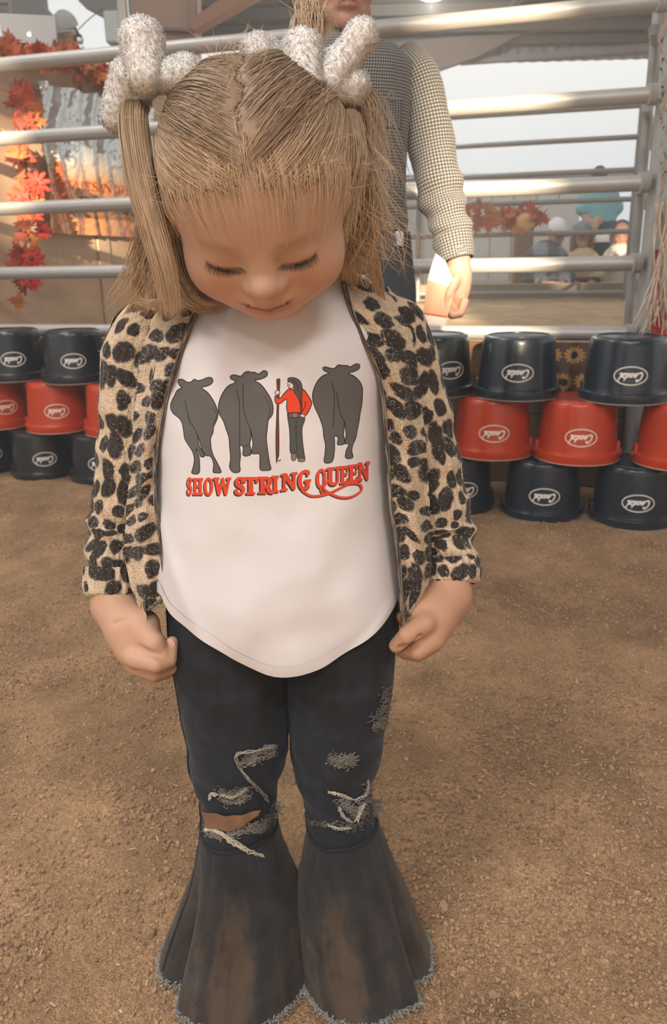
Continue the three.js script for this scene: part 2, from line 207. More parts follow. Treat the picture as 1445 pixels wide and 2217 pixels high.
// ---------- lamps ----------
{
  const place = [[-2.0, 2.0], [1.3, 2.9], [-1.2, 5.2], [-2.4, -2.6]];  // ceiling panels out of view, placed to light the girl and the stand
  place.forEach(([x, z], i) => {
    const g = thing('unseen_ceiling_light', ['unseen square ceiling light panel left of the arena centre, placed to light the girl', 'unseen square ceiling light panel right of the arena centre, placed to light the girl', 'unseen square ceiling light panel near the arena entrance, placed to light the girl', 'unseen square ceiling light panel above the announcer stand, placed to light its wall'][i], 'ceiling light', V(x, 4.7, z));
    part('housing', box(1.5, .08, 1.5, 0, .05, 0, .02), M.white, g); part('diffuser', box(1.4, .02, 1.4, 0, 0, 0), mat('#ffffff', .5, { emissive: new THREE.Color(1, .95, .88), emissiveIntensity: 2 }), g); part('rod', bar(V(0, .08, 0), V(0, .45, 0), .012), M.steelPost, g);
    const l = new THREE.RectAreaLight(new THREE.Color(1, .965, .94), LAMP_POWER * [1, .75, .8, .55][i], 1.4, 1.4); l.position.set(x, 4.68, z); l.lookAt(x, 0, z); scene.add(l);
  });
  const p = at(936, -14, 8.0), g = thing('high_bay_lamp', 'round glowing lamp hanging under the roof above the man', 'lamp', p);
  part('shade', new THREE.LatheGeometry([[.02, .16], [.07, .15], [.15, .03], [.16, 0], [.15, 0]].map(([a, b]) => new THREE.Vector2(a, b)), 32), M.white, g);
  const s = new THREE.SphereGeometry(.135, 24, 12); s.scale(1, .35, 1); part('bulb', s, mat('#ffffff', .5, { emissive: new THREE.Color(1, .97, .92), emissiveIntensity: 3 }), g);
  part('rod', bar(V(0, .15, 0), V(0, 5.14 - p.y, 0), .01), M.steelPost, g);
  const l = new THREE.PointLight(new THREE.Color(1, .93, .82), 6); l.position.set(p.x, p.y - .09, p.z); l.castShadow = true; scene.add(l);
}
// ---------- front pipe fence ----------
{
  const g = thing('pipe_fence', 'grey galvanised pipe fence crossing behind the girl and the man', 'fence', V(0, 0, 0));
  const yr = [.60, .844, 1.107, 1.378, 1.648, 1.918], xl = -2.6, xr = onPlane(1412, 300, FD, FK).x;
  for (const y of yr) part('rail', bar(fenceAt(xl, y), fenceAt(xr, y), .0265, 24), M.galv, g);
  const post = (px0, py0, px1, py1, w, off, name, m) => { const a = onPlane(px0, py0, FD + off, FK); return part(name, box(w, 2.3, w, 0, 0, 0, .008).translate(a.x, 1.15, a.z), m, g); };
  post(300, 400, 0, 0, .040, .045, 'post', M.galv);
  const rp = onPlane(1418, 350, FD, FK); part('corner_post', box(.10, 3.2, .10, rp.x + .05, 1.6, rp.z, .012), M.steelPost, g);
  part('post', box(.045, 2.3, .05, -1.98, 1.15, -(FD + .05 + FK * 1.98), .008), M.galv, g);
  for (const y of yr) part('collar', new THREE.CylinderGeometry(.034, .034, .03, 20).rotateZ(Math.PI / 2).translate(rp.x - .03, y, rp.z - 0.0), M.galv, g);
  // boards that hold the sand, one above the other
  const bd = thing('retaining_board', 'weathered grey boards under the fence holding back the sand', 'boards', V(0, 0, 0)), ang = Math.atan(FK);
  for (let i = 0; i < 4; i++) { const L = 4.3, b = box(L, .136, .03, 0, 0, 0, .004); b.rotateY(-ang); const c = fenceAt(-.55, .072 + i * .14, .07); b.translate(c.x, c.y, c.z); part('board', b, M.board, bd); }
}
// ---------- far pipe panel of the ring ----------
{
  const g = thing('far_pipe_panel', 'thin pipe panel in front of the seated spectators', 'fence', V(0, 0, 0)), d0 = 8.0, k = .28, m = M.galvThin;
  const P = (px, py) => onPlane(px, py, d0, k), r = .022;
  const L = P(860, 400).x, Rt = P(1386, 300).x; const Y = [[1200, 306], [1200, 375], [1200, 437], [1200, 505], [1200, 240], [1200, 567], [1200, 634]].map(([x, y]) => P(x, y).y);
  for (const y of Y) part('rail', bar(V(L, y, -(d0 - k * L)), V(Rt, y, -(d0 - k * Rt)), r, 14), m, g);
  for (const px of [908, 1386, 1372]) { const x = P(px, 450).x; part('post', bar(V(x, .45, -(d0 - k * x)), V(x, Math.max(...Y) + .01, -(d0 - k * x)), .026, 14), m, g); }
  const s = thing('side_pipe_panel', 'thin pipe panel running back from the right corner post', 'fence', V(0, 0, 0));
  const A = fenceAt(onPlane(1418, 350, FD, FK).x, 0, .12), B = V(Rt + .12, 0, -(d0 - k * Rt) + .3);
  for (const y of [...Y.slice(0, 6), 2.2]) part('rail', bar(V(A.x, y + .04, A.z), V(B.x, y, B.z), .018, 12), M.steelPost, s);
  for (const t of [.04, .3, .62, 1]) { const q = A.clone().lerp(B, t); part('post', bar(V(q.x, .42, q.z), V(q.x, 2.24, q.z), .018, 12), M.steelPost, s); }
}

// ---------- buckets ----------
{
  const logo = (col, dark) => canvasTex(512, 288, (c, w, h) => {
    c.clearRect(0, 0, w, h); c.translate(w / 2, h / 2); c.strokeStyle = c.fillStyle = col; c.lineCap = c.lineJoin = 'round'; c.lineWidth = 15; c.beginPath(); c.ellipse(0, 0, 236, 124, 0, 0, 7); c.stroke();
    c.rotate(Math.PI); c.transform(1, 0, -.34, 1, 0, 0); c.lineWidth = 21;
    const P = (...s) => { c.beginPath(); s.forEach((p, i) => p.length === 2 ? (i ? c.lineTo(...p) : c.moveTo(...p)) : c.bezierCurveTo(...p)); c.stroke(); };
    c.lineWidth = 25; P([-98, -52], [-96, -84, -150, -78, -156, -14], [-160, 46, -116, 56, -84, 22]);            // C
    c.lineWidth = 19; const a = (x) => { P([x + 28, -14], [x + 2, -28, x - 14, 36, x + 8, 34], [x + 24, 32, x + 30, 4, x + 30, -14], [x + 26, 14, x + 24, 40, x + 46, 26]); };
    P([-76, 20], [-84, 0, -66, -22, -50, -14], [-34, -4, -44, 38, -64, 34], [-80, 30, -70, -4, -40, 2]);         // o
    a(-22); P([42, -12], [22, -14, 26, 6, 40, 10], [54, 18, 40, 40, 24, 30]);                                   // a s
    P([72, -62], [64, -10], [58, 44, 72, 40, 84, 24]); P([52, -22], [92, -26]);                                  // t
    a(98); P([152, -70], [142, 0], [138, 44, 154, 40, 166, 26]);                                                  // a l
  });
  const LW = logo('#efece6'), LT = logo('#f3e3d2');
  const prof = [[0, .204], [.100, .204], [.112, .2055], [.122, .203], [.1262, .197], [.1285, .185], [.1395, .052], [.1410, .036], [.1425, .034], [.1515, .033], [.1530, .030], [.1530, .012], [.1510, .008], [.1525, .004], [.1515, 0], [.147, 0], [.145, .012], [.136, .060], [.124, .190], [0, .197]].map(([a, b]) => new THREE.Vector2(a, b));
  const shell = new THREE.LatheGeometry(prof, 96), ring = new THREE.TorusGeometry(.1085, .0028, 10, 72).rotateX(Math.PI / 2).translate(0, .2055, 0);
  const edge = new THREE.TorusGeometry(.1505, .0022, 8, 96).rotateX(Math.PI / 2).translate(0, .0018, 0);
  const rad = (y) => lerp(.1395, .1285, (y - .052) / .133);
  const label = grid(24, 8, (u, v) => { const y = lerp(.060, .126, v), a = lerp(-.43, .43, u), r = rad(y) + .0006; return V(r * Math.sin(a), y, r * Math.cos(a)); });
  const lugG = merge([box(.034, .03, .012, 0, .045, .1435, .003), new THREE.TorusGeometry(.009, .0022, 8, 20).translate(0, .024, .154)]);
  const navy = mat('#1b2027', .30, { clearcoat: .5, clearcoatRoughness: .18 }), red = mat('#bf3c17', .34, { clearcoat: .4, clearcoatRoughness: .2 }), lip = mat('#a9a7a4', .4), navy2 = mat('#1c2733', .30, { clearcoat: .5, clearcoatRoughness: .18 });
  const lw = mat('#ffffff', .5, { map: LW, transparent: true }), lt = mat('#ffffff', .5, { map: LT, transparent: true });
  const X = (px, y) => { let x = 0; for (let i = 0; i < 8; i++) { const q = proj(V(x, y, -(2.93 - .33 * x))); x += (px - q[0]) / FOCAL * 2.9; } return x; };
  const PITCH = .2075;
  const list = [ // px of the middle, level, colour, turn of the label, label text
    [-26, 0, 0, .1, 'navy bucket on the dirt at the picture\'s left edge, bottom of its stack'], [98, 0, 0, .0, 'navy bucket on the dirt under the first full red bucket, left of the girl'], [226, 0, 0, -.12, 'navy bucket on the dirt half hidden by the leopard sleeve, left of the girl'],
    [2, 1, 1, .2, 'red bucket cut by the left picture edge, between two navy buckets'], [131, 1, 1, -.1, 'whole red bucket in the middle row, left of the girl'], [258, 1, 1, -.15, 'red bucket mostly hidden behind the leopard sleeve, left of the girl'],
    [36, 2, 0, -.08, 'navy bucket topmost at the left picture edge'], [168, 2, 0, -.1, 'navy bucket on top of the whole red bucket, left of the girl'], [302, 2, 0, 0, 'navy bucket on top row peeking out just beside the leopard sleeve'],
    [985, 0, 2, .25, 'navy bucket on the dirt half behind the girl\'s leopard cardigan, right side'], [1172, 0, 2, .05, 'navy bucket on the dirt between two others, right of the girl'], [1366, 0, 2, .12, 'navy bucket on the dirt nearest the right picture edge'],
    [1064, 1, 1, .05, 'red bucket beside the leopard sleeve with sun shine on it, right stack'], [1247, 1, 1, .08, 'whole red bucket in the middle of the right stack'], [1466, 1, 1, .1, 'red bucket cut by the right picture edge'],
    [938, 2, 0, .5, 'navy bucket on top row beside the leopard shoulder, without a label in view'], [1118, 2, 2, 0, 'navy bucket on top in the middle of the right stack'], [1350, 2, 2, .1, 'navy bucket on top at the right end of the right stack'],
  ];
  for (const [px, lv, col, turn, text] of list) {
    const y = lv * PITCH, x = X(px, y), g = thing('feed_bucket', 'upside-down ' + text, 'bucket', V(x, y + (lv ? 0 : -.004), -(2.93 - .33 * x)), 'stacked buckets');
    g.rotation.y = Math.atan2(-x, 2.9) + turn; const sc = x < 0 ? .90 : .95; g.scale.set(sc, 1, sc);
    const m = [navy, red, navy2][col]; part('shell', shell, m, g); part('base_ring', ring, m, g); part('rim_edge', edge, col === 1 ? mat('#d9b9a8', .5) : lip, g); part('logo_print', label, col === 1 ? lt : lw, g);
    for (const s of [-1, 1]) { const l = part('handle_lug', lugG, m, g); l.rotation.y = s * 1.5; }
  }
}
// ---------- leaves ----------
const leafShape = (() => { const s = new THREE.Shape(), p = [[0, -.5], [.04, -.12], [.22, -.22], [.20, -.10], [.46, -.06], [.36, .02], [.50, .20], [.30, .16], [.30, .26], [.16, .18], [.20, .42], [.10, .36], [0, .62]]; s.moveTo(p[0][0], p[0][1]); for (const q of p.slice(1)) s.lineTo(...q); for (const q of p.slice(1, -1).reverse()) s.lineTo(-q[0], q[1]); return s; })();
const leafGeos = [0, 1, 2].map((k) => { const g = new THREE.ExtrudeGeometry(leafShape, { depth: .012, bevelEnabled: false, curveSegments: 1 }); const p = g.attributes.position; for (let i = 0; i < p.count; i++) { const x = p.getX(i), y = p.getY(i); p.setZ(i, p.getZ(i) + (k - .6) * .55 * x * x + .25 * (y + .1) * (y + .1) * (k === 1 ? -1 : 1) + .05 * Math.sin(9 * x + 5 * y)); } g.computeVertexNormals(); return g; });
const leafMats = ['#cc6a32', '#c4552c', '#d98848', '#b4583a', '#d8743c', '#a04c38', '#cc8c4c'].map((c) => mat(c, .7, { transmission: .25, thickness: 0 }));
function garland(name, label, pts, n, size, seed, spread, extra) {
  const r = rng(seed), g = thing(name, label, 'garland', V(0, 0, 0)), c = cr(pts);
  part('stem', tube(pts, .004, 40, 6), mat('#6b4a30', .8), g);
  for (let i = 0; i < n; i++) { const t = (i + r() * .8) / n, p = c.getPointAt(Math.min(1, t)); const o = part('leaf', leafGeos[Math.floor(r() * 3)], leafMats[Math.floor(r() * (extra?.red ? 6 : 7))], g, p.add(V((r() - .5) * spread, (r() - .5) * spread, (r() - .2) * spread * .5))); o.scale.setScalar(size * (.7 + .6 * r())); o.rotation.set((r() - .5) * 1.5, (r() - .5) * 1.5, r() * 6.3); }
  return g;
}
function bloom(parent, p, size, m, n = 16) { const pet = new THREE.SphereGeometry(1, 8, 6); pet.scale(.16, .42, .05); pet.translate(0, .5, 0); pet.rotateX(-.35); for (let k = 0; k < n; k++) { const o = part('petal', pet, m, parent, p); o.scale.setScalar(size * (k % 2 ? .75 : 1)); o.rotation.set(0, 0, k / n * 6.283 + (k % 2) * .2); o.position.z += (k % 2) * size * .12; } part('flower_centre', new THREE.SphereGeometry(size * .2, 12, 8).scale(1, 1, .6), mat('#7a3a1c', .9), parent, p.clone().add(V(0, 0, size * .12))); }

// ---------- announcer's stand ----------
const BD = 3.95, BK = -.95; // wall plane -z = BD - BK' x, running back to the right
const onBooth = (px, py) => onPlane(px, py, 6.15, -1.12 + 0);
{
  const P = (px, py) => { const v = at(px, py, 1).sub(V(0, EYE, 0)); /* plane through A and B */ const A = [-1.62, -3.80], B = [-1.12, -4.75], nx = B[1] - A[1], nz = -(B[0] - A[0]); const t = (A[0] * nx + A[1] * nz) / (v.x * nx + v.z * nz); return V(0, EYE, 0).addScaledVector(v, t); };
  const a = P(-40, 690), b = P(470, 690), top = P(120, 136).y;
  globalThis.boothP = P;
  const dir = V(b.x - a.x, 0, b.z - a.z), L = dir.length(); dir.normalize(); const nrm = V(-dir.z, 0, dir.x).multiplyScalar(-1); if (nrm.z < 0) nrm.negate();
  globalThis.boothN = nrm; globalThis.boothDir = dir;
  const g = thing('announcer_stand', 'beige plywood announcer stand behind the left fence', 'stand', V(0, 0, 0)), ang = Math.atan2(-dir.z, dir.x);
  // sheets between the joints seen in the photograph
  const xs = [-40, 217, 244, 470].map((px) => P(px, 600)); xs[0] = a.clone(); xs[3] = b.clone();
  for (let i = 0; i < 3; i++) { const p = xs[i].clone().setY(0), q = xs[i + 1].clone().setY(0), w = p.distanceTo(q) - .008, m = p.clone().add(q).multiplyScalar(.5).addScaledVector(nrm, i === 1 ? -.006 : -.015); const o = part('panel', box(w, top - .3, .03, 0, 0, 0, .003), M.ply, g, V(m.x, (top + .3) / 2, m.z)); o.rotation.y = ang; }
  for (const [i, t] of [[0, .0], [1, .45], [2, 1]]) { const p = a.clone().lerp(b, t); part('stand_post', box(.09, top, .09, p.x - nrm.x * .08, top / 2, p.z - nrm.z * .08, .005), M.beam, g); }
  const ctr = a.clone().lerp(b, .5).addScaledVector(nrm, -.6); const desk = part('desk_top', box(L + .1, .04, 1.25, 0, 0, 0, .008), M.ply, g, V(ctr.x, top + .02, ctr.z)); desk.rotation.y = ang;
  // foil banner hung on the stand
  const bt = canvasTex(1024, 1024, (c, w, h) => { c.fillStyle = '#dfe1e0'; c.fillRect(0, 0, w, h); const gr = c.createLinearGradient(0, 430, 0, 640); gr.addColorStop(0, 'rgba(214,190,166,0)'); gr.addColorStop(1, '#d9a06c'); c.fillStyle = gr; c.fillRect(0, 430, w, 210); c.fillStyle = '#d99a68'; c.fillRect(0, 640, w, 384); c.fillStyle = '#d8743e'; c.fillRect(60, 520, 90, 430); c.fillStyle = '#a8754f'; c.fillRect(150, 770, 874, 130); c.fillStyle = '#b4452a'; c.font = 'bold 92px serif'; c.textAlign = 'center'; c.fillText('JACKSON COUNTY', w * .55, 700, 760); c.fillStyle = '#6f4a44'; c.font = 'bold 150px serif'; c.fillText('LIVESTOCK', w * .55, 850, 800); });
  const c00 = P(70, 178), c10 = P(318, 236), c01 = P(100, 506), c11 = P(318, 516);
  const fold = (u, v) => .013 * Math.sin(u * 46 + 3.5 * Math.sin(v * 4.2) + 3 * fbm(u * 3, v * 2, 1, 2)) * (.35 + .65 * Math.abs(Math.sin(u * 8 + 1))) + .016 * fbm(u * 9, v * 5, 2, 4) + .010 * Math.abs(fbm(u * 16 + v * 6, v * 9, 4, 3));
  const bn = thing('foil_banner', 'crinkled silver and orange plastic banner hanging on the announcer stand', 'banner', V(0, 0, 0));
  part('sheet', grid(150, 150, (u, v) => { const p = c00.clone().lerp(c10, u).lerp(c01.clone().lerp(c11, u), v); p.y += .006 * Math.sin(u * 31) * (1 - v) ** 3; return p.addScaledVector(nrm, .045 + fold(u, v)); }, { uvf: (u, v) => [u, 1 - v] }), mat('#ffffff', .14, { map: bt, metalness: .5, clearcoat: 1, clearcoatRoughness: .08 }), bn);
  for (const u of [0, .3, .6, .95]) { const p = c00.clone().lerp(c10, u).addScaledVector(nrm, .03); part('grommet', new THREE.TorusGeometry(.012, .004, 8, 16).translate(p.x, p.y - .02, p.z), M.galv, bn); }
  // vertical garland at the left edge, with red flowers
  const gv = garland('leaf_garland', 'orange leaf garland with red flowers hanging down the left edge', [P(14, 190), P(10, 330), P(22, 420), P(14, 520), P(12, 640)].map((p) => p.addScaledVector(nrm, .13)), 40, .115, 5, .10, { red: true });
  const fl = mat('#e2412a', .6, { transmission: .2, thickness: 0 });
  for (const [x, y, s] of [[12, 402, .075], [26, 502, .05], [4, 560, .07], [8, 470, .05], [2, 606, .06]]) bloom(gv, P(x, y).addScaledVector(nrm, .20), s, fl, 18);
  // garland along the top of the stand
  const gt = garland('leaf_garland', 'orange and rust leaf garland along the top edge of the announcer stand', [P(-20, 112), P(60, 128), P(130, 136), P(200, 166), P(240, 180)].map((p) => p.addScaledVector(nrm, .07)), 46, .095, 9, .09);
  for (const [x, y, s] of [[212, 160, 1.1], [226, 140, 1.1], [190, 170, 1], [236, 185, 1], [206, 190, .9], [76, 122, .6], [112, 118, .7]]) { const o = part('leaf', leafGeos[1], leafMats[x % 7], gt, P(x, y).addScaledVector(nrm, .10)); o.scale.setScalar(.14 * s); o.rotation.set(.2, x % 3 - 1, x); }
  // on the desk: laptop, bottle, microphone arm
  const dy = top + .04, D = 5.0, onDesk = (px, d) => { const p = at(px, 100, d); return V(p.x, dy, p.z); };
  const lp = thing('laptop', 'open grey laptop with a glowing apple mark on the announcer desk', 'laptop', onDesk(66, 4.35)); lp.rotation.y = .22;
  const alu = mat('#a6a4a2', .45, { metalness: .3 });
  part('screen_lid', box(.26, .175, .008, 0, .0875, 0, .003).rotateX(-.12), alu, lp); part('keyboard_base', box(.26, .014, .17, 0, .007, -.09, .004), alu, lp);
  const ap = new THREE.Shape(); ap.moveTo(0, .30); ap.bezierCurveTo(.18, .46, .46, .40, .44, .22); ap.bezierCurveTo(.26, .10, .30, -.12, .46, -.16); ap.bezierCurveTo(.36, -.44, .20, -.52, 0, -.44); ap.bezierCurveTo(-.22, -.54, -.46, -.30, -.46, .02); ap.bezierCurveTo(-.46, .36, -.18, .44, 0, .30);
  const lf = new THREE.Shape(); lf.moveTo(.02, .46); lf.quadraticCurveTo(.04, .72, .24, .76); lf.quadraticCurveTo(.24, .52, .02, .46);
  part('glowing_mark', merge([ap, lf].map((s) => new THREE.ExtrudeGeometry(s, { depth: .06, bevelEnabled: false, curveSegments: 8 }))).scale(.022, .022, .022).translate(0, .085, .006).rotateX(-.12), mat('#ffffff', .4, { emissive: new THREE.Color(1, .97, .98), emissiveIntensity: .9 }), lp);
  const bt2 = thing('water_bottle', 'clear plastic water bottle on the announcer desk in front of the man in the cap', 'bottle', onDesk(174, 4.9));
  part('bottle_body', new THREE.LatheGeometry([[0, 0], [.03, .002], [.033, .02], [.033, .11], [.030, .13], [.014, .165], [.013, .185]].map(([x, y]) => new THREE.Vector2(x, y)), 24), mat('#f2fbff', .05, { transmission: .9, thickness: 0 }), bt2); part('cap', new THREE.CylinderGeometry(.0145, .0145, .016, 16).translate(0, .19, 0), M.white, bt2); part('label_wrap', new THREE.CylinderGeometry(.0336, .0336, .045, 24, 1, true).translate(0, .075, 0), mat('#bcd3e6', .5), bt2);
  const sp = thing('loudspeaker', 'grey loudspeaker hanging at the pole beside the left roof edge', 'loudspeaker', at(247, 62, 6.4)); part('cabinet', box(.11, .20, .12, 0, 0, 0, .015), mat('#b7bcbd', .5), sp); part('bracket', bar(V(0, .10, -.05), V(.02, .30, -.95), .015), M.steelPost, sp);
  const mc = thing('cable', 'thin dark cable hanging from the roof to the man in the cap', 'cable', V(0, 0, 0)); part('wire', tube([at(222, 18, 5.4), at(190, 44, 5.3), at(170, 64, 5.25)], .003, 12, 5), mat('#55524f', .7), mc);
  const fr = thing('window_frame', 'dark metal frame leaning behind the laptop', 'frame', V(0, 0, 0)); for (const [x0, y0, x1, y1] of [[22, 0, 28, 96], [-30, 5, 24, 4], [-20, 74, 40, 108]]) part('bar', bar(at(x0, y0, 5.6), at(x1, y1, 5.6), .018, 8), mat('#7f7d7d', .6), fr);
}
// ---------- sunflower cloth between the right buckets ----------
{
  const t = canvasTex(256, 512, (c, w, h) => { c.fillStyle = '#5a4238'; c.fillRect(0, 0, w, h); const r = rng(4); for (let i = 0; i < 11; i++) { const x = (i % 3) * 95 + 30 + (Math.floor(i / 3) % 2) * 45, y = Math.floor(i / 3) * 130 + 60, s = 44; c.fillStyle = ['#c3985a', '#b58a52'][i % 2]; for (let k = 0; k < 14; k++) { c.save(); c.translate(x, y); c.rotate(k / 14 * 6.283); c.beginPath(); c.ellipse(0, -s * .62, s * .16, s * .42, 0, 0, 7); c.fill(); c.restore(); } c.fillStyle = '#2b2421'; c.beginPath(); c.arc(x, y, s * .42, 0, 7); c.fill(); } });
  const p = [[1180, 742], [1300, 742], [1300, 900], [1180, 900]].map(([x, y]) => onPlane(x, y, FD - .035, FK));
  const g = thing('sunflower_cloth', 'brown cloth printed with sunflowers hanging on the fence between the right buckets', 'cloth', V(0, 0, 0));
  part('fabric', grid(40, 30, (u, v) => { const q = p[0].clone().lerp(p[1], u).lerp(p[3].clone().lerp(p[2], u), v); q.z += .012 * Math.sin(u * 17 + v * 3); return q; }, { uvf: (u, v) => [u * .9, 1 - v * .7] }), mat('#ffffff', .9, { map: t }), g);
}
// ---------- right end: raffia and ribbons on the corner post ----------
{
  const r = rng(21), d = 2.66, g = thing('raffia_bundle', 'pale raffia strands trailing down the right corner post', 'raffia', V(0, 0, 0)), list = [];
  for (let i = 0; i < 24; i++) { const x0 = 1428 + r() * 40, x1 = 1375 + r() * 85, pts = []; for (let k = 0; k <= 9; k++) { const t = k / 9; pts.push(at(lerp(x0, x1, t * t) + 9 * Math.sin(t * 7 + i), lerp(430 + r() * 20, 705 + 20 * Math.sin(i), t), d - .05 * r() + .02)); } list.push({ pts, r0: .0022 + .003 * r(), r1: .002, even: true, c0: [.62, .50, .38], c1: [.66, .54, .42] }); }
  part('strand', strands(list, 4), mat('#ffffff', .8, { vertexColors: true }), g); tag(g.children[0], null, null, null, 'stuff');
  const rb = thing('orange_ribbon', 'orange red ribbon loops hanging at the right edge beside the raffia', 'ribbon', V(0, 0, 0));
  for (const [x, y0, y1, w] of [[1424, 540, 760, 9], [1440, 500, 770, 12], [1452, 470, 700, 12]]) part('ribbon_tail', grid(6, 30, (u, v) => at(x + (u - .5) * 2 * w + 6 * Math.sin(v * 7), lerp(y0, y1, v), d + .03 + .02 * Math.sin(v * 9 + u * 2))), mat('#c94a24', .6, { transmission: .2, thickness: 0 }), rb);
  const lf = thing('corn_stalk', 'pale dried corn stalk tied to the right corner post', 'stalk', V(0, 0, 0)), m = mat('#b4b8ae', .8, { transmission: .3, thickness: 0 }), m2 = mat('#b9a59b', .8, { transmission: .3, thickness: 0 });
  part('stalk', tube([at(1462, 760, d + .05), at(1458, 300, d + .05), at(1464, -40, d + .05)], .012, 20, 8), m, lf);
  for (let i = 0; i < 12; i++) { const y = 20 + i * 52; part('leaf_blade', grid(4, 14, (u, v) => at(1460 - Math.sin(v * 2.6) * (22 + 10 * r()) + (u - .5) * 16 * (1 - v), y + v * 120 + 4 * Math.sin(u * 3), d + .02 * v)), i % 3 ? m : m2, lf); }
}
// ---------- far trailer and decorations ----------
{
  const d = 13.5, g = thing('stock_trailer', 'long white stock trailer parked beyond the ring', 'trailer', V(0, 0, 0)), wm = mat('#c9c7c4', .5), P = (x, y) => at(x, y, d);
  const a = P(820, 402), b = P(1262, 388), lo = .7;
  const w = b.x - a.x; part('body', box(w, 2.0, 2, (a.x + b.x) / 2, (a.y + b.y) / 2 - 1.0, -d - 1, .04), wm, g);
  for (let i = 0; i < 9; i++) part('side_panel', box(w / 9 - .03, 1.9, .03, a.x + w / 9 * (i + .5), a.y - 1.02, -d + .012, .004), wm, g);
  part('roof_rail', box(w + 1.6, .09, .12, (a.x + b.x) / 2 + .7, a.y + .10, -d + .03, .02), mat('#8e9294', .5), g);
  const q = P(1180, 440); part('door', box(1.0, 1.6, .04, q.x, q.y - .75, -d + .04, .01), wm, g); part('door_hinge', box(.04, .12, .04, q.x + .49, q.y - .4, -d + .07), M.steelPost, g);
  const fg = garland('leaf_garland', 'orange leaf garland on the far panel behind the man\'s hand', [[1010, 466], [1050, 470], [1090, 468], [1130, 476], [1172, 466]].map(([x, y]) => onPlane(x, y, 7.9, .28)), 34, .17, 31, .16);
  const pk = onPlane(1138, 480, 7.85, .28); part('small_pumpkin', new THREE.SphereGeometry(.085, 20, 14).scale(1, .9, .6).translate(pk.x, pk.y, pk.z), mat('#d1a577', .6), fg);
  const ps = thing('wooden_post', 'brown wooden post beside the seated man in the gray checked shirt', 'post', at(1132, 560, 9.6).setY(.45)); part('timber', box(.20, .78, .16, 0, .39, 0, .01), mat('#7a6350', .85), ps); part('cap_board', box(.24, .05, .2, 0, .8, 0, .01), mat('#88705a', .85), ps);
  const bx = thing('low_timber_beam', 'low grey timber beam on the sand under the far panel', 'beam', V(0, 0, 0)); const s0 = onPlane(880, 650, 8.25, .28), s1 = onPlane(1372, 650, 8.25, .28); { const c = s0.clone().lerp(s1, .5), b2 = box(s0.distanceTo(s1), .16, .10, 0, 0, 0, .01); b2.rotateY(-Math.atan(.28)); b2.translate(c.x, .54, c.z); part('timber', b2, mat('#8b7d6c', .85), bx); }
}

// ================= the girl =================
const girl = thing('person', 'small girl looking down at her white cattle-print shirt, leopard cardigan and flared ripped jeans', 'girl', V(0, 0, 0));
const GD = .79;                                             // distance of her middle
// ---- head frame ----
const headM = new THREE.Matrix4().compose(V(-.054, .922, -.682), new THREE.Quaternion().setFromEuler(new THREE.Euler(38 * DEG, -.4 * DEG, 3.2 * DEG, 'YZX')), V(1.0, 1.0, 1.0)), headI = headM.clone().invert();
const toHead = (p) => p.clone().applyMatrix4(headI), fromHead = (x, y, z) => V(x, y, z).applyMatrix4(headM);
const SK = [.555, .350, .245];
function headSDF(p) {           // p in head axes: +z face, +y crown
  const ax = Math.abs(p.x), q = { x: ax, y: p.y, z: p.z };
  let d = ell(p, [0, .026, -.018], [.0690, .0690, .0840]);
  d = smin(d, ell(p, [0, .036, .026], [.0600, .046, .0440]), .03);
  d = smin(d, ell(p, [0, -.012, .020], [.0565, .056, .0500]), .03);
  d = smin(d, ell(q, [.034, -.029, .034], [.0285, .027, .0265]), .022);        // full cheeks
  d = smin(d, ell(p, [0, -.050, .040], [.0270, .0200, .0260]), .022);           // jaw
  d = smin(d, ell(p, [0, -.0575, .0530], [.0125, .0095, .0115]), .014);          // chin
  d = smin(d, ell(p, [0, -.0400, .0565], [.0215, .0140, .0165]), .012);          // muzzle
  d = smax(d, -ell(q, [.0275, -.0005, .0785], [.0150, .0085, .0125]), .012);     // sockets
  d = smin(d, ell(q, [.0275, -.0010, .0545], [.0150, .0115, .0130]), .006);     // closed lids
  d = smax(d, -cap(q, [.0135, -.0072, .0690], [.0285, -.0086, .0672], .0008), .0030); d = smax(d, -cap(q, [.0285, -.0086, .0672], [.0425, -.0015, .0590], .0007), .0030); // lid line
  d = smin(d, cap(p, [0, .006, .0620], [0, -.016, .0745], .0050, .0068), .014);   // nose bridge
  d = smin(d, ell(p, [0, -.0205, .0770], [.0098, .0088, .0092]), .008);          // tip
  d = smin(d, ell(q, [.0105, -.0225, .0695], [.0065, .0062, .0075]), .006);     // wings
  d = smax(d, -ell(q, [.0055, -.0300, .0745], [.0030, .0026, .0036]), .003);
  d = smin(d, cap(q, [0, -.0400, .0735], [.0185, -.0405, .0645], .0035, .0020), .006);  // upper lip
  d = smin(d, cap(q, [0, -.0478, .0710], [.0160, -.0450, .0632], .0046, .0024), .006);  // lower lip
  d = smax(d, -cap(q, [0, -.0436, .0775], [.0150, -.0424, .0690], .0007), .0022);   // mouth line
  d = smax(d, -cap(q, [.0150, -.0424, .0690], [.0265, -.0355, .0580], .0009), .0035);
  d = smin(d, ell(q, [.027, -.0405, .055], [.008, .008, .008]), .008);
  const e = { x: ax - .0705 - .12 * (-.012 - p.z), y: p.y + .004 + .25 * (p.z + .012), z: p.z + .012 };
  let ear = ell(e, [0, 0, 0], [.0065, .0245, .0150]); ear = smax(ear, -ell(e, [.006, .002, .002], [.0055, .0160, .0085]), .004); d = smin(d, ear, .006);
  return d;
}
const lidY = (ax) => -.0086 + 34 * Math.max(0, ax - .0285) ** 2 + 8 * Math.max(0, .0285 - ax) ** 2;
const neckA = V(-.040, .800, -.765), neckB = fromHead(0, -.03, -.035);
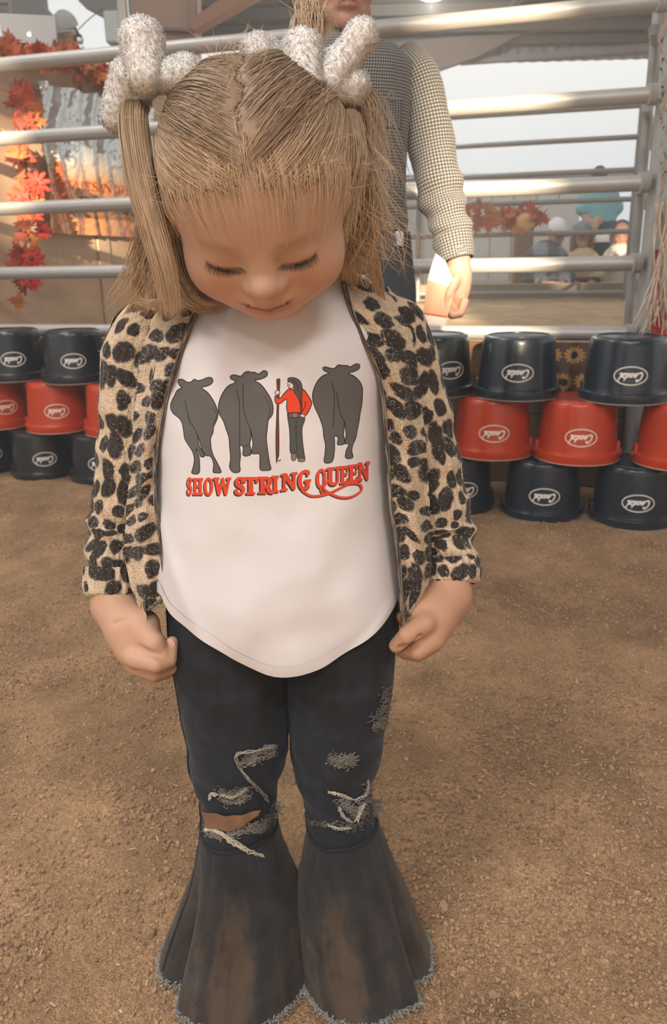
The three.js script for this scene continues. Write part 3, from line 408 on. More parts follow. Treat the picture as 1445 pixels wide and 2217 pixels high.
const bodySkin = mat('#ffffff', .50, { vertexColors: true, sheen: .15, sheenColor: new THREE.Color(1, .75, .6), sheenRoughness: .6, specularIntensity: .55 });
function faceColor(p) {
  const c = SK.slice(), ax = Math.abs(p.x), mixin = (k, a) => { for (let i = 0; i < 3; i++) c[i] = lerp(c[i], k[i], clamp(a, 0, 1)); };
  mixin([.55, .24, .16], .46 * Math.exp(-((ax - .036) ** 2 + (p.y + .026) ** 2) / .00042) * (p.z > .02 ? 1 : 0));
  mixin([.55, .26, .17], .28 * Math.exp(-(p.x ** 2 + (p.y + .022) ** 2) / .00014) * (p.z > .06 ? 1 : 0));
  if (p.z > .052) { const l = Math.exp(-((p.y + .0440) ** 2) / .000036) * sstep(.0225, .0165, ax); mixin([.46, .18, .15], l * .75); }
  if (p.z > .052) mixin([.20, .11, .085], .85 * Math.exp(-((p.y + .0436 - 9 * ax * ax) ** 2) / .0000016) * sstep(.027, .018, ax));
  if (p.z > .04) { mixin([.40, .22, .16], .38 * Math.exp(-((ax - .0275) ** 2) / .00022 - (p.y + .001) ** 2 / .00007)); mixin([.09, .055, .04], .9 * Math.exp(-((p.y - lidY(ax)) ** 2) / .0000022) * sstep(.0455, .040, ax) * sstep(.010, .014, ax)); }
  if (p.z > .035) mixin([.38, .24, .165], .55 * Math.exp(-((p.y - .0165 + 6 * (ax - .030) ** 2) ** 2) / .0000110) * sstep(.050, .040, ax) * sstep(.009, .017, ax));
  mixin([.62, .27, .20], .45 * sstep(.066, .074, ax) * (p.y < .03 ? 1 : 0));
  const n = .04 * fbm(p.x * 60, p.y * 60, p.z * 60, 2); return c.map((v) => v * (1 + n));
}
const parts = [];
{
  const g = sdfMesh(headSDF, V(-.092, -.085, -.112), V(.092, .105, .100), .0019, { color: faceColor }); g.applyMatrix4(headM); parts.push(g);
  parts.push(sdfMesh((p) => smin(cap(p, neckA, neckB, .036, .034), ell(p, [neckA.x, .785, -.785], [.075, .022, .045]), .03), V(-.16, .74, -.86), V(.08, .90, -.66), .006, { color: () => SK }));
}
// ---- hands and forearms ----
const armPts = { L: [[243, 1240, .775, .0235], [248, 1310, .765, .0225], [272, 1360, .745, .0200]], R: [[978, 1215, .775, .0235], [972, 1290, .762, .0225], [945, 1335, .745, .0205]] };
{
  const A = (x, y, d) => at(x, y, d);
  const tint = (w) => (p) => { const n = .06 * fbm(p.x * 70, p.y * 70, p.z * 70, 2); return [SK[0] * (1 + n) * w[0], SK[1] * (1 + n) * w[1], SK[2] * (1 + n) * w[2]]; };
  // image-left hand: knuckles down, thumb tucked, first finger hooked up
  const a = armPts.L.map(([x, y, d]) => A(x, y, d));
  const fL = (p) => {
    let d = cap(p, a[0], a[1], .0200, .0222); d = smin(d, cap(p, a[1], a[2], .0218, .0215), .012);
    d = smin(d, cap(p, A(285, 1355, .742), A(292, 1408, .728), .0190, .0185), .02);                 // back of the hand
    d = smin(d, cap(p, A(318, 1352, .738), A(325, 1392, .722), .0135, .0125), .012);
    d = smin(d, cap(p, A(300, 1350, .732), A(336, 1392, .712), .0105, .0098), .010);               // thumb
    d = smin(d, cap(p, A(336, 1392, .712), A(350, 1410, .712), .0098, .0082), .004);
    const f1 = Math.min(cap(p, A(292, 1425, .712), A(338, 1437, .703), .0105, .0092), cap(p, A(338, 1437, .703), A(366, 1428, .712), .0090, .0080), cap(p, A(366, 1428, .712), A(373, 1390, .722), .0080, .0062));
    d = smin(d, f1, .0045);
    const f2 = Math.min(cap(p, A(292, 1440, .722), A(334, 1456, .717), .0098, .0088), cap(p, A(334, 1456, .717), A(368, 1446, .728), .0086, .0074));
    d = smin(d, f2, .0040);
    const f3 = Math.min(cap(p, A(296, 1444, .735), A(332, 1463, .733), .0090, .0080), cap(p, A(332, 1463, .733), A(362, 1456, .744), .0078, .0068));
    d = smin(d, f3, .0040);
    d = smin(d, cap(p, A(300, 1436, .748), A(334, 1456, .750), .0080, .0068), .0040);
    d = smax(d, -cap(p, A(300, 1400, .708), A(342, 1421, .698), .0016), .004); d = smax(d, -cap(p, A(342, 1421, .698), A(360, 1412, .702), .0016), .004); d = smax(d, -cap(p, A(300, 1450, .705), A(362, 1452, .708), .0008), .003);
    d = smax(d, -cap(p, A(248, 1350, .724), A(300, 1330, .724), .0006), .006);                       // wrist crease
    return d;
  };
  const bb = (f, x0, y0, x1, y1, d0, d1) => [V(Math.min(A(x0, y0, d1).x, A(x0, y1, d1).x, A(x0, y1, d0).x), A(x0, y1, d1).y - .01, -d1), V(Math.max(A(x1, y0, d1).x, A(x1, y1, d1).x), A(x1, y0, d0).y + .04, -d0)];
  let [lo, hi] = bb(fL, 150, 1225, 420, 1500, .66, .81); parts.push(sdfMesh(fL, lo, hi, .0019, { color: tint([.96, .90, .86]) }));
  const b = armPts.R.map(([x, y, d]) => A(x, y, d));
  const fR = (p) => {
    let d = cap(p, b[0], b[1], .0200, .0226); d = smin(d, cap(p, b[1], b[2], .0222, .0215), .012);
    d = smin(d, cap(p, A(935, 1325, .742), A(925, 1372, .730), .0205, .0185), .02);
    d = smin(d, cap(p, A(905, 1330, .738), A(895, 1370, .732), .0140, .0120), .014);
    const f1 = Math.min(cap(p, A(920, 1350, .718), A(882, 1376, .706), .0110, .0096), cap(p, A(882, 1376, .706), A(858, 1398, .712), .0094, .0074));   // straight first finger
    d = smin(d, f1, .006);
    const f2 = Math.min(cap(p, A(940, 1385, .722), A(905, 1410, .715), .0108, .0094), cap(p, A(905, 1410, .715), A(872, 1408, .728), .0090, .0074));
    d = smin(d, f2, .005);
    const f3 = Math.min(cap(p, A(940, 1392, .738), A(906, 1416, .732), .0098, .0086), cap(p, A(906, 1416, .732), A(876, 1414, .742), .0082, .0068));
    d = smin(d, f3, .004);
    d = smin(d, cap(p, A(936, 1390, .752), A(900, 1412, .752), .0084, .0070), .004);
    d = smin(d, Math.min(cap(p, A(925, 1322, .748), A(892, 1338, .742), .0090, .0078), cap(p, A(892, 1338, .742), A(880, 1330, .744), .0074, .0058)), .005);  // thumb behind
    d = smin(d, cap(p, A(880, 1350, .748), A(868, 1334, .750), .0070, .0056), .004);
    d = smax(d, -cap(p, A(868, 1404, .702), A(908, 1378, .704), .0022), .005);
    d = smax(d, -cap(p, A(915, 1310, .722), A(985, 1325, .722), .0006), .006);
    return d;
  };
  [lo, hi] = bb(fR, 800, 1205, 1070, 1460, .66, .81); parts.push(sdfMesh(fR, lo, hi, .0019, { color: tint([.88, .78, .70]) }));
}
part('body', merge(parts), bodySkin, girl);
// finger nails
{
  const nm = mat('#d9a79a', .35), nail = (x, y, d, rz, s) => { const g = new THREE.SphereGeometry(1, 12, 8); g.scale(.0042 * s, .0055 * s, .0016); g.rotateZ(rz); const p = at(x, y, d); g.translate(p.x, p.y, p.z); return part('fingernail', g, nm, girl); };
  nail(371, 1393, .7158, .5, 1); nail(881, 1331, .7388, -.6, .9); nail(868, 1336, .7448, .1, .9);
}
// eyelashes
{
  const r = rng(3), l = []; for (const s of [-1, 1]) for (let i = 0; i < 70; i++) { const u = i / 69, ax = lerp(.0140, .0425, u), y = lidY(ax), z = .0665 - 5.5 * (ax - .024) ** 2 - .04 * Math.max(0, ax - .024), L = .0048 * (.55 + .6 * u) * (.7 + .5 * r()), a = (u - .45) * .8 + (r() - .5) * .35; const P = (t) => fromHead(s * (ax + Math.sin(a) * L * t), y - Math.cos(a) * L * t * (1 - .35 * t), z + .0030 * t + .0035 * t * t); l.push({ pts: [P(0), P(.35), P(.7), P(1)], r0: .00024, r1: .00008, c0: [.07, .045, .034], c1: [.12, .08, .06] }); }
  part('eyelashes', strands(l), mat('#ffffff', .7, { vertexColors: true }), girl);
}
// ---- torso ----
const rowY = (py, d = GD) => at(600, py, d).y;
const tRows = [[588, 545, 690, .020, .050], [612, 478, 748, .038, .060], [655, 415, 800, .058, .066], [705, 372, 838, .074, .072], [770, 352, 846, .086, .076], [860, 346, 840, .092, .078], [1000, 345, 842, .098, .078], [1120, 343, 852, .105, .080], [1220, 341, 864, .110, .084], [1290, 344, 868, .109, .086], [1340, 350, 866, .106, .086], [1400, 356, 862, .100, .084]]
  .map(([py, xl, xr, f, b]) => { const a = at(xl, py, GD), c = at(xr, py, GD); return [rowY(py), (a.x + c.x) / 2, (c.x - a.x) / 2, f, b]; });
const torso = keyed(tRows);
const sgnp = (v, e) => Math.sign(v) * Math.pow(Math.abs(v), e);
function torsoAt(y, th, off = 0) { const [cx, w, f, b] = torso(y), s = Math.sin(th), c = Math.cos(th); return V(cx + (w + off) * sgnp(s, .86), y, -GD + (c > 0 ? (f + off) * sgnp(c, .9) : (b + off) * sgnp(c, .86))); }
const shirtTop = rowY(600), hemSide = rowY(1312), hemFront = hemSide - .030;
let hemCurve = null;
const hemY = (th) => { if (!hemCurve) { hemCurve = keyed([[352, 1288], [372, 1326], [410, 1360], [450, 1390], [520, 1432], [575, 1458], [615, 1465], [660, 1458], [710, 1436], [800, 1376], [845, 1322], [864, 1280]].map(([x, y]) => { const p = onShirt(x, y); return [p.x, p.y]; })); } const [cx, w] = torso(hemSide), c = Math.cos(th), x = cx + w * sgnp(Math.sin(th), .86); const f = hemCurve(x)[0]; return c > 0 ? f : lerp(f, hemSide, Math.min(1, -c * 2)); };
const wr = (x, y) => .0105 * fbm(x * 9 + .3, y * 7, 1, 3) + .0035 * Math.sin((x * .5 - y) * 38 + 4 * fbm(x * 6, y * 4, 5, 2)) * fbm(x * 5, y * 5, 8, 2) * 2 + .0035 * Math.sin((x * 1.0 + y * .55) * 60 + 5 * fbm(x * 5, y * 5, 4, 2)) * sstep(.60, .50, y) * sstep(-.10, .05, x)
  + .0045 * Math.exp(-(((x - .055) * .75 - (y - .545) * .66) ** 2) / .00006) * sstep(.60, .52, y) * sstep(.49, .52, y) + .004 * Math.exp(-((x + .15 + (y - .58) * .4) ** 2) / .00012) * sstep(.72, .66, y);
function shirtAt(th, y) { const p = torsoAt(y, th, .003); const c = Math.max(0, Math.cos(th)); p.z += wr(p.x, y) * (.25 + c); return p; }
const shirtFrontZ = (x, y) => { const [cx, w, f] = torso(y), s = clamp((x - cx) / (w + .003), -.999, .999), th = Math.asin(sgnp(s, 1 / .86)); return -GD + (f + .003) * Math.pow(Math.cos(th), .9) + wr(x, y) * (.25 + Math.cos(th)); };
function onShirt(px, py) { let d = .70; for (let i = 0; i < 8; i++) { const p = at(px, py, d); d = lerp(d, -shirtFrontZ(p.x, p.y), .7); } return at(px, py, d); }
{
  // printed shirt: canvas covers x -.20 .. .10 m, y .48 .. .90 m
  const X0 = -.205, X1 = .115, Y0 = .46, Y1 = .90, CW = 1490, CH = 2048, mp = (px, py) => { const p = onShirt(px, py); return [(p.x - X0) / (X1 - X0) * CW, (Y1 - p.y) / (Y1 - Y0) * CH]; };
  const tex = canvasTex(CW, CH, (c) => {
    c.fillStyle = '#dbd6d6'; c.fillRect(0, 0, CW, CH); const r = rng(8);
    c.globalAlpha = .05; for (let i = 0; i < 9000; i++) { c.fillStyle = r() < .5 ? '#ffffff' : '#b9aea8'; c.fillRect(r() * CW, r() * CH, 2 + 26 * r(), 1.5); } c.globalAlpha = 1;
    const smooth = (pts, fx, fy, closed = true) => { const v = pts.map(([x, y]) => V(fx(x), fy(y), 0)), cv = new THREE.CatmullRomCurve3(v, closed, 'centripetal'); c.beginPath(); cv.getPoints(pts.length * 5).forEach((q, i) => { const m = mp(q.x, q.y); i ? c.lineTo(...m) : c.moveTo(...m); }); if (closed) c.closePath(); };
    const zx = (o) => (x) => o + x / 5.352, zy = (y) => 780 + y / 5.353, S = CW / (X1 - X0) / 2350;
    const fillS = (pts, o, fill, line = '#2a2523', lw = 2) => { smooth(pts, zx(o), zy); if (fill) { c.fillStyle = fill; c.fill(); } c.strokeStyle = line; c.lineWidth = lw * S; c.lineJoin = 'round'; c.stroke(); };
    const lineS = (pts, o, lw = 1.6, col = '#272322') => { smooth(pts, zx(o), zy, false); c.strokeStyle = col; c.lineWidth = lw * S; c.lineCap = 'round'; c.stroke(); };
    const cow = '#5f5c59';
    fillS([[215, 300], [190, 250], [200, 225], [240, 222], [300, 255], [340, 252], [380, 222], [420, 235], [460, 230], [540, 200], [580, 205], [595, 235], [575, 275], [520, 300], [465, 318], [530, 370], [590, 450], [630, 530], [655, 610], [640, 690], [605, 770], [595, 840], [570, 900], [570, 980], [590, 1080], [640, 1180], [680, 1260], [690, 1300], [640, 1305], [600, 1298], [605, 1220], [590, 1150], [560, 1110], [520, 1105], [480, 1060], [455, 990], [430, 900], [418, 870], [425, 930], [440, 1000], [470, 1050], [500, 1110], [460, 1120], [430, 1060], [400, 1030], [430, 1100], [440, 1190], [430, 1310], [352, 1308], [370, 1230], [380, 1140], [360, 1060], [310, 980], [270, 910], [255, 820], [235, 720], [200, 670], [130, 610], [103, 540], [120, 470], [150, 410], [180, 350], [235, 315]], 350, cow);
    lineS([[270, 460], [300, 600], [340, 720], [400, 830], [425, 900]], 350); lineS([[300, 640], [330, 760]], 350, 1.2); lineS([[600, 560], [640, 640], [600, 740]], 350, 1.1);
    fillS([[855, 245], [800, 210], [800, 185], [830, 170], [880, 178], [920, 185], [960, 145], [1000, 130], [1040, 140], [1080, 140], [1120, 160], [1190, 120], [1225, 140], [1220, 180], [1160, 215], [1085, 235], [1150, 280], [1220, 370], [1275, 470], [1293, 560], [1280, 640], [1240, 690], [1225, 800], [1215, 900], [1230, 1050], [1250, 1180], [1265, 1265], [1200, 1278], [1148, 1270], [1140, 1180], [1135, 1085], [1080, 1085], [1045, 1075], [1060, 980], [1050, 880], [1033, 800], [1038, 900], [1022, 965], [1035, 1090], [950, 1105], [945, 1000], [910, 985], [915, 1100], [905, 1200], [905, 1290], [830, 1298], [790, 1240], [800, 1150], [790, 1000], [780, 890], [750, 800], [715, 700], [670, 620], [660, 540], [675, 460], [710, 380], [770, 300], [850, 260]], 350, cow);
    lineS([[870, 340], [900, 480], [905, 700], [905, 980]], 350); lineS([[945, 280], [945, 480], [970, 650], [1030, 790]], 350); lineS([[1200, 420], [1255, 560], [1240, 680]], 350, 1.1); lineS([[915, 985], [960, 1000], [1020, 970]], 350, 1.4);
    fillS([[705, 150], [650, 115], [640, 90], [660, 78], [720, 90], [770, 95], [820, 55], [860, 60], [930, 65], [945, 78], [1030, 42], [1065, 55], [1060, 95], [1000, 130], [940, 150], [1000, 185], [1060, 240], [1095, 310], [1098, 400], [1090, 520], [1070, 620], [1060, 700], [1040, 800], [1020, 900], [980, 1000], [975, 1060], [988, 1120], [960, 1138], [905, 1130], [910, 1050], [940, 970], [895, 965], [910, 870], [900, 770], [888, 705], [886, 800], [878, 850], [888, 965], [840, 980], [810, 975], [815, 890], [775, 880], [775, 960], [770, 1080], [740, 1180], [660, 1185], [665, 1080], [670, 980], [650, 880], [640, 780], [600, 660], [550, 550], [525, 470], [520, 400], [540, 320], [580, 240], [640, 180]], 580, cow);
    lineS([[740, 260], [770, 380], [770, 560], [760, 780]], 580); lineS([[800, 380], [830, 560], [860, 660], [888, 705]], 580); lineS([[780, 880], [815, 882]], 580, 1.4);
    // the show girl
    fillS([[125, 215], [108, 220], [112, 360], [105, 600], [95, 880], [98, 1120], [104, 1190], [112, 1140], [124, 1120], [130, 880], [126, 600], [135, 360], [138, 218]], 580, '#6b3a30', '#2a1c19', 1.4); lineS([[108, 1150], [140, 1170], [146, 1150]], 580, 1.6);
    fillS([[235, 605], [400, 600], [430, 680], [400, 780], [405, 950], [425, 1100], [430, 1140], [350, 1140], [330, 1060], [320, 1080], [270, 1080], [258, 900], [250, 780], [235, 680]], 580, '#50504f', '#242221', 1.6); lineS([[330, 690], [330, 860], [335, 1050]], 580, 1.2);
    fillS([[280, 1085], [320, 1085], [325, 1150], [290, 1165], [275, 1140]], 580, '#8d715f', '#2a2523', 1.4); fillS([[355, 1140], [428, 1138], [425, 1170], [355, 1170]], 580, '#8d715f', '#2a2523', 1.4);
    fillS([[245, 335], [190, 385], [150, 435], [125, 440], [90, 410], [85, 470], [100, 500], [150, 498], [215, 450], [220, 560], [235, 605], [380, 600], [400, 580], [380, 640], [440, 640], [505, 520], [510, 490], [470, 410], [405, 335], [340, 350], [290, 340]], 580, '#dc4420', '#321d18', 1.8); lineS([[440, 480], [430, 540], [395, 600]], 580, 1.5);
    fillS([[250, 620], [370, 615], [372, 655], [252, 660]], 580, '#6a5c55', '#2a2523', 1.3); fillS([[285, 618], [345, 616], [345, 660], [287, 660]], 580, '#8a7568', '#2a2523', 1.3);
    fillS([[375, 640], [400, 622], [432, 640], [425, 660], [385, 655]], 580, '#e0c2ae', '#2a2523', 1.2); fillS([[85, 370], [100, 350], [130, 352], [140, 380], [115, 400], [90, 392]], 580, '#e0c2ae', '#2a2523', 1.3);
    fillS([[240, 250], [232, 290], [248, 322], [285, 325], [300, 300], [290, 262], [262, 250]], 580, '#e6cdba', '#2a2523', 1.2); lineS([[244, 290], [258, 284]], 580, 1.2); lineS([[244, 310], [262, 312]], 580, 1);
    fillS([[235, 212], [290, 200], [350, 220], [390, 270], [400, 330], [395, 430], [395, 560], [385, 578], [375, 500], [345, 420], [305, 360], [302, 290], [262, 255], [238, 248]], 580, '#57504b', '#241f1d', 1.5); lineS([[300, 230], [350, 290], [370, 400], [388, 520]], 580, 1.1, '#2a2523'); lineS([[270, 222], [325, 270], [345, 370]], 580, 1, '#2a2523');
    // lettering, each letter in its own place
    const L = [['S', 404, 417, 1035, 1071], ['H', 417.5, 440, 1036, 1071], ['O', 441, 463, 1035.5, 1071.5], ['W', 463, 500, 1035, 1071], ['S', 508, 532, 1034, 1071], ['T', 528, 559, 1034, 1070], ['R', 560, 592, 1033, 1069], ['I', 589, 604, 1031, 1066], ['N', 609, 644, 1027, 1063], ['G', 644, 674, 1021, 1061], ['Q', 684, 708, 1018, 1057], ['U', 708, 738, 1014, 1052], ['E', 736, 756, 1011, 1048], ['E', 754, 777, 1008, 1045], ['N', 775, 801, 1003, 1041]];
    for (const pass of [0, 1, 2]) for (const [ch, x0, x1, y0, y1] of L) { const a = mp(x0, y0), b = mp(x1, y0 - (x0 > 600 ? (x1 - x0) * .12 : 0)), d = mp(x0, y1); c.save(); c.setTransform((b[0] - a[0]) / 100, (b[1] - a[1]) / 100, (d[0] - a[0]) / 100, (d[1] - a[1]) / 100, a[0], a[1]); c.font = 'bold 137px serif'; c.textBaseline = 'alphabetic'; const m = c.measureText(ch).width; c.scale(100 / m, 1); c.lineJoin = 'miter'; const o = pass === 0 ? [-9, 7] : [0, 0]; c.fillStyle = c.strokeStyle = pass === 0 ? '#352523' : '#d9472a'; c.lineWidth = pass === 2 ? 0.1 : 9; c.strokeText(ch, o[0], 99 + o[1]); c.fillText(ch, o[0], 99 + o[1]); c.fillRect(o[0] + m * .2, 46 + o[1], m * .6 * (ch === 'I' ? 1 : 0), 8); c.restore(); }
    c.lineCap = 'round'; for (const [col, o, w] of [['#352523', [-1.6, 1.8], 5.6], ['#d9472a', [0, 0], 5.2]]) { smooth([[700, 1400], [650, 1480], [720, 1540], [850, 1590], [980, 1580], [1090, 1500], [1070, 1440], [960, 1430], [860, 1470], [740, 1530], [600, 1570], [500, 1570], [440, 1540], [400, 1510]], (x) => 580 + x / 5.352 + o[0], (y) => 780 + y / 5.353 + o[1], false); c.strokeStyle = col; c.lineWidth = w * S; c.stroke(); }
  });
  const knit = dataTex(256, 256, (u, v, x, y) => .5 + .25 * Math.sin(x * 1.57) * Math.sin(y * 1.57) + .3 * (TN[6](u, v) - .5), false);
  const shirtM = mat('#ffffff', .85, { map: tex, sheen: .2, sheenColor: new THREE.Color(1, 1, 1), sheenRoughness: .7 });
  const g = grid(260, 260, (u, v) => { const th = (u - .5) * 6.2832, y = lerp(shirtTop, hemY(th), v); return shirtAt(th, y); }, { closeU: true, uvf: (u, v, p) => Math.abs(u - .5) < .25 ? [(p.x - X0) / (X1 - X0), (p.y - Y0) / (Y1 - Y0)] : [.004, .01] });
  const sh = part('white_shirt', g, shirtM, girl);
  // rolled hem band and collar band
  part('hem', grid(200, 4, (u, v) => { const th = (u - .5) * 6.2832, y = hemY(th) + .012 - v * .0125, p = shirtAt(th, Math.max(y, hemY(th) - .0005)); p.z += Math.cos(th) * .0012; p.x += Math.sin(th) * .0012; return p; }, { closeU: true }), mat('#d9d4d3', .85), sh);
  part('neck_band', grid(120, 6, (u, v) => { const th = (u - .5) * 6.2832, y = shirtTop - .002 + .012 * v - .014 * Math.max(0, Math.cos(th)), p = torsoAt(Math.min(y, shirtTop - .0005), th, .0045 + .001 * Math.sin(v * 3.14)); p.y = y; return p; }, { closeU: true }), mat('#d9d4d3', .85), sh);
}
// ---- jeans ----
const denimTex = dataTex(1024, 1024, (u, v, x, y) => { const tw = .5 + .5 * Math.sin((x + y) * .8), f = tfbm(u, v, 2, 6), sl = tfbm(u * 6, v * .6, 1, 5), d = sstep(.50, .66, tfbm(u, v * .7, 0, 4)) , b = .108 + .04 * (tw - .5) + .14 * (f - .5) + .07 * (sl - .5); return [b * .84, b * 1.02, b * 1.28]; });
const dirtTex = dataTex(1024, 1024, (u, v, x, y) => { const tw = .5 + .5 * Math.sin((x + y) * .8), f = tfbm(u, v, 2, 6), sl = tfbm(u * 3, v * .4, 1, 5), b = .165 + .05 * (tw - .5) + .16 * (f - .5) + .10 * (sl - .5), m = sstep(.42, .70, tfbm(u * 3.0, v * 1.1, 0, 5) + .40 * (sl - .5)) * .40 + .15; return [lerp(b * .98, .44, m), lerp(b * 1.0, .335, m), lerp(b * 1.08, .235, m)]; });
const denimB = dataTex(256, 256, (u, v, x, y) => .5 + .3 * Math.sin((x + y) * 1.6) + .3 * (TN[6](u, v) - .5), false);
const denim = mat('#ffffff', .82, { map: denimTex, bumpMap: denimB, bumpScale: .0006, sheen: .25, sheenColor: new THREE.Color(.5, .55, .7) });
const dusty = mat('#ffffff', .9, { vertexColors: true, map: dirtTex, bumpMap: denimB, bumpScale: .0006, sheen: .3, sheenColor: new THREE.Color(.7, .6, .5) });
const legs = [
  keyed([[1290, 369, 645, .085, .090], [1340, 371, 642, .088, .090], [1400, 379, 636, .086, .088], [1500, 392, 630, .078, .082], [1590, 408, 625, .068, .074], [1680, 426, 608, .058, .064], [1750, 438, 598, .053, .055], [1800, 435, 602, .054, .055], [1870, 424, 624, .062, .066], [1950, 400, 652, .074, .084], [2050, 366, 668, .100, .105], [2130, 346, 680, .122, .118], [2152, 343, 683, .128, .120]].map(([py, xl, xr, f, b]) => { const a = at(xl, py, GD), c = at(xr, py, GD); return [-a.y, (a.x + c.x) / 2, (c.x - a.x) / 2, f, b]; })),
  keyed([[1290, 605, 862, .085, .090], [1340, 610, 863, .088, .090], [1400, 614, 857, .086, .088], [1500, 621, 847, .078, .082], [1590, 628, 829, .068, .074], [1680, 646, 811, .058, .064], [1750, 663, 808, .053, .055], [1800, 664, 824, .054, .055], [1870, 652, 850, .062, .066], [1950, 640, 884, .074, .084], [2050, 646, 922, .096, .100], [2110, 652, 941, .112, .108], [2152, 658, 944, .120, .112]].map(([py, xl, xr, f, b]) => { const a = at(xl, py, GD), c = at(xr, py, GD); return [-a.y, (a.x + c.x) / 2, (c.x - a.x) / 2, f, b]; }))];
const legTop = at(600, 1240, GD).y, legKnee = at(600, 1775, GD).y, legHem = .006;
function legAt(k, th, y, off = 0) {
  const [cx, w, f, b] = legs[k](-y), s = Math.sin(th), c = Math.cos(th), fl = sstep(legKnee - .02, .02, y), out = k ? 1 : -1;
  let m = 1 + fl * (s * out > 0 ? 1 : .25) * (.045 * Math.sin(th * 4 + 1.1 + k * 2) + .03 * Math.sin(th * 7 + 2 * k)) ;
  let crease = 0; if (s * out > 0) { const a = Math.atan2(s * out, c), cx2 = a - 1.02; crease = -.020 * fl * Math.exp(-cx2 * cx2 / .025); }
  const wv = .0022 * fbm(th * 2.5 + k * 5, y * 40, 2, 3) + .0028 * Math.exp(-((y - .335 - .01 * Math.sin(th * 2)) ** 2) / .00016) + .003 * Math.sin(y * 95 + th * 2) * Math.exp(-((y - .30) ** 2) / .0012) ;
  const tilt = -.010 * fl; // the legs bend slightly back below the knee
  return V(cx + (w * m + off + crease + wv) * sgnp(s, .88), y, -GD + tilt + (c > 0 ? (f * m + off + wv + crease) : (b * m + off + wv)) * sgnp(c, .9));
}
const onLeg = (k, px, py) => { let d = .73; for (let i = 0; i < 9; i++) { const p = at(px, py, d), [cx, w] = legs[k](-p.y), s = clamp((p.x - cx) / w, -.97, .97), th = Math.asin(sgnp(s, 1 / .88)); d = lerp(d, -legAt(k, th, p.y).z, .7); } return at(px, py, d); };
const jeans = new THREE.Group(); jeans.name = 'flared_jeans'; girl.add(jeans);
for (const k of [0, 1]) {
  const uvf = (u, v, p) => [u * .36 / .4, -p.y / .4];
  part('upper_leg', grid(120, 140, (u, v) => legAt(k, (u - .5) * 6.2832, lerp(legTop, legKnee - .004, v)), { closeU: true, uvf }), denim, jeans);
  part('flared_panel', grid(180, 140, (u, v) => { const th = (u - .5) * 6.2832, y = lerp(legKnee, legHem + .004 * Math.sin(th * 5), v); return legAt(k, th, y, .0010 * (1 - v)); }, { closeU: true, uvf: (u, v, p) => [u * .5 / .42 + k * .37, -p.y / .42], color: (u, v, p) => { const m = sstep(0, .62, v + .22 * fbm(p.x * 14, p.y * 8, p.z * 14, 3)); return [lerp(.50, 1.0, m), lerp(.60, 1.0, m), lerp(.82, 1.0, m)]; } }), dusty, jeans);
  part('knee_seam', grid(120, 6, (u, v) => { const th = (u - .5) * 6.2832, a = v * Math.PI; return legAt(k, th, legKnee - .0028 * Math.cos(a) + .003 * Math.sin(th * 3), .0012 + .0012 * Math.sin(a)); }, { closeU: true }), denim, jeans);
  // frayed hem
  const r = rng(50 + k), l = []; for (let i = 0; i < 1700; i++) { const th = r() * 6.2832, y = legHem + .001 + r() * .006, p = legAt(k, th, y, .0006 + .0016 * r()), q = p.clone(), n = V(Math.sin(th), 0, Math.cos(th)), pts = [p.clone()]; for (let j = 0; j < 4; j++) { q.addScaledVector(n, .0010 * (r() - .3)).add(V((r() - .5) * .004, (r() - .55) * .003, (r() - .5) * .004)); q.y = Math.max(.002, q.y); pts.push(q.clone()); } const b = .6 + .5 * r(); l.push({ pts, r0: .00055, r1: .0003, even: true, c0: [.44 * b, .42 * b, .38 * b], c1: [.55 * b, .53 * b, .48 * b] }); }
  const fr = part('frayed_hem', strands(l), mat('#ffffff', .95, { vertexColors: true }), jeans); tag(fr, 'off-white frayed threads at the hem', null, null, 'stuff');
}
